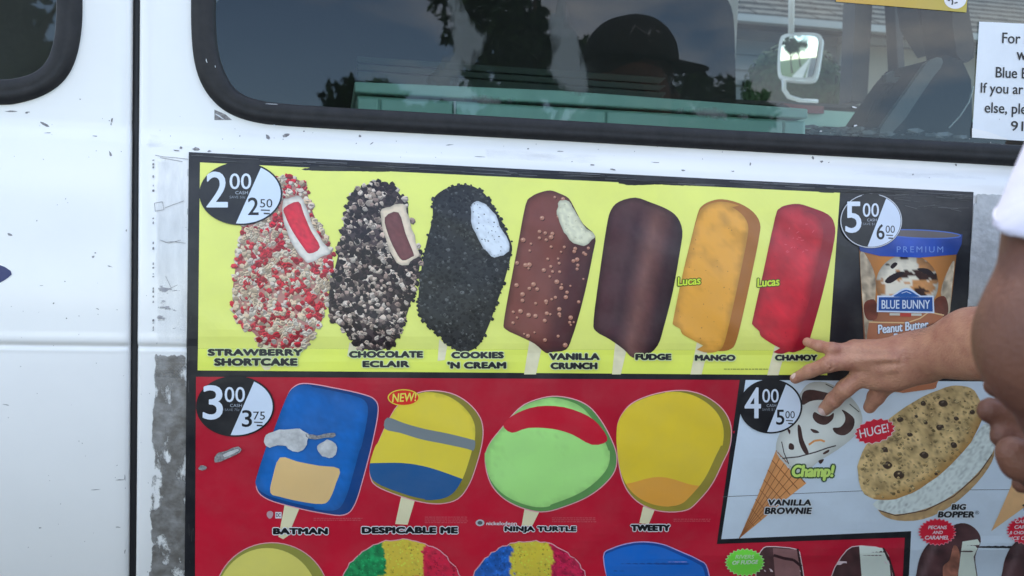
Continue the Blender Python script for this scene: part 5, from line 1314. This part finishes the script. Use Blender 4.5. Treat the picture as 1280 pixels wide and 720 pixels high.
cap(sc_, sho_l, sle, .0570, .0535, .02); s2 = sho_r * .45 + e2 * .55; cap(sc_, sho_r, sho_r * .25 + e2 * .75, .064, .058, .02)
dress(person, SD, FC, pel, sc_, M['shirt'], [(cutp, -UP + RT * .12 + FW * .30, .13, sle - sho_l), (s2, e2 - sho_r, .12, e2 - sho_r)])
# pointing person
pH = A_((1.42, -0.40, ZC + 0.36)); pn = A_((1.40, -0.41, ZC + 0.16)); pc_ = A_((1.36, -0.42, ZC)); pp_ = A_((1.40, -0.42, ZC - 0.40)); sho_q = A_((1.34, -0.60, ZC + .11))
bc = human((-1, 0, 0), (0, 1, 0), pH, pn, pc_, pp_, ())
torso(bc, (0, 1, 0), pc_, pp_, 0, pn, (sho_p, sho_q)); legs(bc, (0, 1, 0), (-1, 0, 0), pp_, .088, .056, .040, True)
e3 = sho_q + A_((.04, -.03, -.29)); h3 = e3 + A_((-.05, .0, -.25)); cap(bc, sho_q, e3, .052, .040, .02); cap(bc, e3, h3, .040, .026, .02); cap(bc, h3, h3 + A_((-.01, 0, -.07)), .026, .034, .02)
for q_ in range(4): cap(bc, h3 + A_((-.03 + .02 * q_, 0, -.08)), h3 + A_((-.045 + .022 * q_, .01, -.16)), .011, .008, .006)
cap(bc, h3 + A_((-.03, 0, -.03)), h3 + A_((-.065, .01, -.09)), .013, .010, .008)
body_p = net_obj('body', [piece_r, net(bc, .006, .03)], M['skin'], pointer)
sc_ = []; torso(sc_, (0, 1, 0), pc_, pp_, .013, pn, (sho_p, sho_q), .062); s2 = sho_p * .5 + elb_r * .5; cap(sc_, sho_p, sho_p * .3 + elb_r * .7, .064, .060, .02); s3 = sho_q * .5 + e3 * .5; cap(sc_, sho_q, sho_q * .3 + e3 * .7, .064, .060, .02)
dress(pointer, (0, 1, 0), (-1, 0, 0), pp_, sc_, M['tshirt_grey'], [(s2, elb_r - sho_p, .12, elb_r - sho_p), (s3, e3 - sho_q, .12, e3 - sho_q)])
net_obj('hair', [net([(pH + (.02, 0, .035), pH + (.035, 0, -.02), .090, .078)], .004, .02, [((pH[0] - .03, 0, pH[2]), (-1, 0, -.3))])], M['hair'], pointer)
for s_ in (-1, 1):
    c = pH + (-.078, s_ * .032, .008); mesh_obj('eye', *tube([c + (.008, 0, 0), c + (.003, 0, 0), c + (-.004, 0, 0), c + (-.007, 0, 0)], [.006, .011, .009, .003], 10), M['white_plastic'], pointer, True)
# hair and cap
net_obj('hair', [net([(Hc + (-.02, 0, .035), Hc + (-.035, 0, -.02), .089, .072)], .004, .02, [((Hc[0] + .02, 0, Hc[2]), (1, 0, .2))])], M['hair'], person)
cp = [(Hc + (-.012, 0, .050), Hc + (.005, 0, .055), .101, .101, .02)]
crown = net_obj('cap', [net(cp, .004, .01, [((0, 0, Hc[2] + .045), (0, 0, -1))])], M['cap'], person)
V = []; F = []
nu, nv = 14, 6
for lay in (0, 1):
    for i in range(nu + 1):
        a = math.pi * (i / nu - .5)
        for j in range(nv + 1):
            r = .095 + .085 * (j / nv) * math.cos(a) ** .6 if math.cos(a) > 0 else .095
            x = r * math.cos(a); y = .095 * math.sin(a) if j == 0 else (.095 - .010 * j / nv) * math.sin(a)
            V.append(A_((Hc[0] + .005 + x, Hc[1] + y, Hc[2] + .048 - .006 * (j / nv) - .04 * (y ** 2) / .01 * .1 + lay * .004)))
m_ = (nu + 1) * (nv + 1)
for lay in (0, 1):
    for i in range(nu):
        for j in range(nv):
            b = lay * m_ + i * (nv + 1) + j; qd = (b, b + 1, b + nv + 2, b + nv + 1); F.append(qd if lay else qd[::-1])
for i in range(nu): F.append((i * (nv + 1) + nv, (i + 1) * (nv + 1) + nv, m_ + (i + 1) * (nv + 1) + nv, m_ + i * (nv + 1) + nv))
mesh_obj('cap_bill', V, F, M['cap'], crown, True)
pp = []
for k in range(9):
    a = .9 - .15 * k; zz = .098 + .014 * math.sin(k * 2.1)
    rr_ = math.sqrt(max(.001, .1025 ** 2 - (zz - .052) ** 2)); pp.append(Hc + (.0 + rr_ * math.sin(a) * .98 - .01, -0 + rr_ * math.cos(a) * (1 if True else 0), zz))
mesh_obj('cap_embroidery', *tube(pp, [.002, .005, .002, .007, .003, .006, .0025, .004, .001], 6), M['capprint'], crown, True)
mesh_obj('cap_embroidery', *tube([p + np.array((.004, .0006, -.013)) for p in pp[::-1]], [.002, .004, .0015, .005, .003, .0045, .002, .0035, .0012], 6), M['capprint'], crown, True)
for s in (-1, 1):
    c = Hc + (.078, s * .032, .008); mesh_obj('eye', *tube([c + (-.008, 0, 0), c + (-.003, 0, 0), c + (.004, 0, 0), c + (.007, 0, 0)], [.006, .011, .009, .003], 10), M['white_plastic'], person, True)
# nails
def nail(c, along, nrm, w, l, owner, m=M['nail']):
    c, along, nrm = Vector(c), Vector(along).normalized(), Vector(nrm); nrm = (nrm - along * nrm.dot(along)).normalized(); sd = along.cross(nrm)
    V = []; F = []; n1, n2 = 6, 6
    for i in range(n1 + 1):
        for j in range(n2 + 1):
            u = i / n1 * 2 - 1; v_ = j / n2 * 2 - 1; su = u * math.sqrt(1 - .45 * v_ * v_)
            V.append(c + along * (v_ * l / 2) + sd * (su * w / 2) + nrm * (-(su * w / 2) ** 2 / (w * .95) + .0006 - .0010 * v_ ** 4))
    for i in range(n1):
        for j in range(n2): F.append((i * 7 + j, (i + 1) * 7 + j, (i + 1) * 7 + j + 1, i * 7 + j + 1))
    return mesh_obj('finger_nail', V, F, m, owner, True)
ia = i3 - i2; nI = A_((-.45, -1, .45)); nI -= ia * (nI @ ia) / (ia @ ia); nI /= np.linalg.norm(nI)
nail(i3 * .93 + i2 * .07 + nI * .0094, ia, nI, .0140, .0130, body_p)
ma = m3 - m2; nM = A_((0, -1, .9)); nM -= ma * (nM @ ma) / (ma @ ma); nM /= np.linalg.norm(nM)
nail(m3 * .85 + m2 * .15 + nM * .0077, ma, nM, .0105, .0110, body_p)
tl = ad(1266, 566, .65); cam_n = (CAM - tl) / np.linalg.norm(CAM - tl); nd = cam_n + RT * .55 - UP * .5
nail(ad(1281, 588, .6445), RT * .4 - UP, cam_n, .010, .011, body)
# forearm hair
q = random.Random(4); V = []; F = []
for k in range(520):
    t = q.uniform(.1, 1.25); c = wr_ * (1 - t) + fore_mid * t; r = .0272 + .0105 * t
    ax_ = fore_mid - wr_; ax_ /= np.linalg.norm(ax_); up_ = A_((0, 0, 1)); up_ -= ax_ * (up_ @ ax_); up_ /= np.linalg.norm(up_); sd = np.cross(ax_, up_)
    if sd[1] > 0: sd = -sd
    a = q.gauss(.1, .5); n_ = up_ * math.cos(a) + sd * math.sin(a)
    p0 = c + n_ * (r + .0005); p1 = p0 + n_ * q.uniform(.0008, .003) - ax_ * q.uniform(.003, .008) + up_ * q.uniform(-.002, .001)
    v, f = tube([p0, (p0 + p1) / 2 + n_ * .0008, p1], [.00007, .00006, .00003], 3); b = len(V); V += v; F += [tuple(i + b for i in g_) for g_ in f]
tag(mesh_obj('arm_hair', V, F, M['hair'], body_p), kind='stuff')

# ================================================================== SURROUNDINGS (seen through the glass and mirrored in it)
def leaves(c, rad, n, size, q, clumps=14):
    V = []; F = []; C_ = []
    for k in range(clumps):
        while True:
            d = Vector((q.uniform(-1, 1), q.uniform(-1, 1), q.uniform(-1, 1)))
            if .2 < d.length < 1: break
        C_.append((Vector((d.x * rad[0], d.y * rad[1], d.z * rad[2])) * .85, q.uniform(.22, .42)))
    for k in range(n):
        cc, s = q.choice(C_); d = Vector((q.gauss(0, 1), q.gauss(0, 1), q.gauss(0, 1))).normalized() * (q.random() ** .4) * s
        p = Vector(c) + cc + Vector((d.x * rad[0], d.y * rad[1], d.z * rad[2]))
        a = Vector((q.gauss(0, 1), q.gauss(0, 1), q.gauss(0, 1))).normalized() * size * q.uniform(.6, 1.3); b_ = a.orthogonal().normalized() * a.length * .55
        b = len(V); V += [p - a, p + b_, p + a, p - b_]; F.append((b, b + 1, b + 2, b + 3))
    return V, F
def tree(x, y, h, rad, n, size, seed, label, group=None, name='tree'):
    q = random.Random(seed); root = empty(name, (x, y, 0), label, 'tree', group)
    parts = [tube([(x, y, -.05), (x + .03 * h * .2, y, h * .3), (x, y, h * .75)], [h * .028, h * .02, h * .008], 9)]
    for k in range(7):
        a = q.uniform(0, 6.28); z0 = h * q.uniform(.3, .65)
        e = (x + math.cos(a) * rad[0] * .75, y + math.sin(a) * rad[1] * .75, z0 + rad[2] * q.uniform(.5, 1.1))
        parts.append(tube([(x, y, z0), ((x + e[0]) / 2, (y + e[1]) / 2, z0 * .4 + e[2] * .6), e], [h * .012, h * .008, h * .003], 6))
    mesh_obj('trunk', *merge(*parts), M['bark'], root, True)
    mesh_obj('crown', *leaves((x, y, h - rad[2] * .9), rad, n, size, q), M['leaf'], root)
    return root
def mirrored(px, dist):                       # ground point seen in the van glass at photo column px
    d = ray([px], [110])[0]; t = 1.25 / d[1]; hx = CAM[0] + d[0] * t
    return hx + d[0] / d[1] * dist, -dist
specs = [(672, 9.5, 4.6, (1.25, 1.0, 1.40), 4600, .075, 'young leafy tree across the road, mirrored behind the smears on the glass'),
         (885, 24, 6.6, (1.9, 1.7, 1.7), 2200, .18, 'small tree across the road mirrored right of the cap'),
         (912, 30, 7.2, (2.0, 1.8, 1.6), 1800, .20, 'bushy tree across the road mirrored at the partition edge'),
         (395, 40, 7.2, (2.4, 2.2, 1.4), 1800, .25, 'distant tree mirrored low at the left of the big window'),
         (500, 21, 5.3, (2.0, 1.8, 1.2), 2000, .16, 'low tree across the road mirrored over the shelf unit'),
         (20, 26, 9.5, (3.4, 3.0, 2.6), 3000, .22, 'wide tree across the road mirrored in the rear door window')]
for i, (px, dist, h, rad, n, s, lb) in enumerate(specs):
    x, y = mirrored(px, dist); tree(x, y, h, rad, n, s, 40 + i, lb, 'trees across the road')
for i, (x, y, h, rr_, lb) in enumerate([(-27, 5.4, 5.2, (1.8, 1.8, 1.7), 'small street tree up the road, nearest of those shown in the side mirror'), (-44, 5.2, 7.0, (2.6, 2.6, 2.3), 'second street tree up the road shown in the side mirror'), (-58, -1.5 - 7, 9.0, (3.6, 3.6, 3.0), 'far street tree up the road shown in the side mirror')]):
    tree(x, y, h, rr_, 1500, .16, 60 + i, lb, 'trees up the road')

# house beyond the van
HY = 7.2
house = empty('house', (3.2, HY + 2, 0), 'grey sided house with a shingle roof and beige garage door seen through the van windows', 'house')
eave = at_y(1000, 25, HY - .45).z
hx0, hx1 = -3.0, 8.5
mesh_obj('wall', *box(((hx0 + hx1) / 2, HY + 2.6, eave / 2), (hx1 - hx0, 5.0, eave)), M['siding'], house)
z = .1; k = 0
proto = None
while z < eave - .05:
    hh = .145
    V = [(hx0, HY + .10, z), (hx1, HY + .10, z), (hx1, HY + .055, z), (hx0, HY + .055, z), (hx0, HY + .095, z + hh + .01), (hx1, HY + .095, z + hh + .01)]
    if proto is None:
        proto = mesh_obj('siding_board', V, [(0, 1, 2, 3), (3, 2, 5, 4)], M['siding'], house)
    else:
        c = proto.copy(); c.location = (0, 0, z - .1); link(c); c.parent = house
    z += hh
V = [(hx0 - .4, HY - .45, eave), (hx1 + .4, HY - .45, eave), (hx1 + .4, HY + 2.7, eave + 1.7), (hx0 - .4, HY + 2.7, eave + 1.7), (hx0 - .4, HY + 5.6, eave), (hx1 + .4, HY + 5.6, eave)]
rf = mesh_obj('roof', V, [(0, 1, 2, 3), (3, 2, 5, 4), (0, 4, 5, 1)], M['shingle'], house)
rows = []; shp = None
n_r = 20; q = random.Random(9)
for i in range(n_r):
    t0, t1 = i / n_r, (i + 1.12) / n_r
    y0, z0 = HY - .45 + 3.15 * t0, eave + 1.7 * t0; y1, z1 = HY - .45 + 3.15 * t1, eave + 1.7 * t1
    x = hx0 - .4 + q.uniform(0, .3)
    while x < hx1 + .3:
        w = q.uniform(.25, .34)
        if i < 4:
            if shp is None: shp = mesh_obj('shingle', [(x, y0, z0 + .03), (x + .288, y0, z0 + .03), (x + .288, y1, z1 + .008), (x, y1, z1 + .008), (x, y0 + .003, z0), (x + .288, y0 + .003, z0)], [(0, 1, 2, 3), (4, 5, 1, 0)], M['shingle'], house); sx0 = (x, y0, z0)
            else: c = shp.copy(); c.location = (x - sx0[0], y0 - sx0[1], z0 - sx0[2] + q.uniform(0, .006)); link(c); c.parent = house
            x += .3; continue
        rows.append(([(x, y0, z0 + .03), (x + w - .012, y0, z0 + .03), (x + w - .012, y1, z1 + .008), (x, y1, z1 + .008), (x, y0 + .003, z0), (x + w - .012, y0 + .003, z0)], [(0, 1, 2, 3), (4, 5, 1, 0)])); x += w
tag(mesh_obj('upper_shingles', *merge(*rows), M['shingle'], house), kind='stuff')
mesh_obj('gutter', *box(((hx0 + hx1) / 2, HY - .50, eave - .04), (hx1 - hx0 + .8, .10, .06)), M['trim'], house)
gx0, gx1 = at_y(1062, 90, HY).x, at_y(1230, 90, HY).x
gh = at_y(1100, 58, HY).z
mesh_obj('garage_door', *box(((gx0 + gx1) / 2, HY + .06, gh / 2), (gx1 - gx0, .08, gh)), M['beige'], house)
mesh_obj('garage_frame', *merge(box(((gx0 + gx1) / 2, HY + .03, gh + .06), (gx1 - gx0 + .2, .09, .10)), box((gx0 - .06, HY + .03, gh / 2), (.1, .09, gh)), box((gx1 + .06, HY + .03, gh / 2), (.1, .09, gh))), M['trim'], house)
# clipped shrub
sx, sy = at_y(992, 90, 5.2).x, 5.2; top = at_y(992, 52, 5.2).z; rad_ = .36
shrub = empty('round_shrub', (sx, sy, 0), 'clipped round green shrub in front of the grey house, behind the side mirror', 'shrub')
q = random.Random(77); V = []; F = []
for k in range(5200):
    d = Vector((q.gauss(0, 1), q.gauss(0, 1), q.gauss(0, 1))).normalized(); r = q.uniform(.9, 1.02)
    p = Vector((sx + d.x * rad_ * r, sy + d.y * rad_ * r, top - rad_ * 1.05 + d.z * rad_ * 1.05 * r)); a = (d.orthogonal().normalized() + d * q.uniform(-.3, .3)); a.rotate(Matrix.Rotation(q.uniform(0, 6.28), 3, d)); a *= .022; b_ = d.cross(a).normalized() * .014
    b = len(V); V += [p - a, p + b_, p + a, p - b_]; F.append((b, b + 1, b + 2, b + 3))
mesh_obj('crown', V, F, M['shrub'], shrub)
mesh_obj('crown_core', *tube([(sx, sy, top - 2.02 * rad_), (sx, sy, top - 1.6 * rad_), (sx, sy, top - rad_ * 1.05), (sx, sy, top - .5 * rad_), (sx, sy, top - .1 * rad_)], [rad_ * .5, rad_ * .8, rad_ * .93, rad_ * .75, rad_ * .3], 18), M['shrub'], shrub, True)
mesh_obj('trunk', *tube([(sx, sy, -.05), (sx + .02, sy, top - 1.5 * rad_)], [.06, .04], 8), M['bark'], shrub)
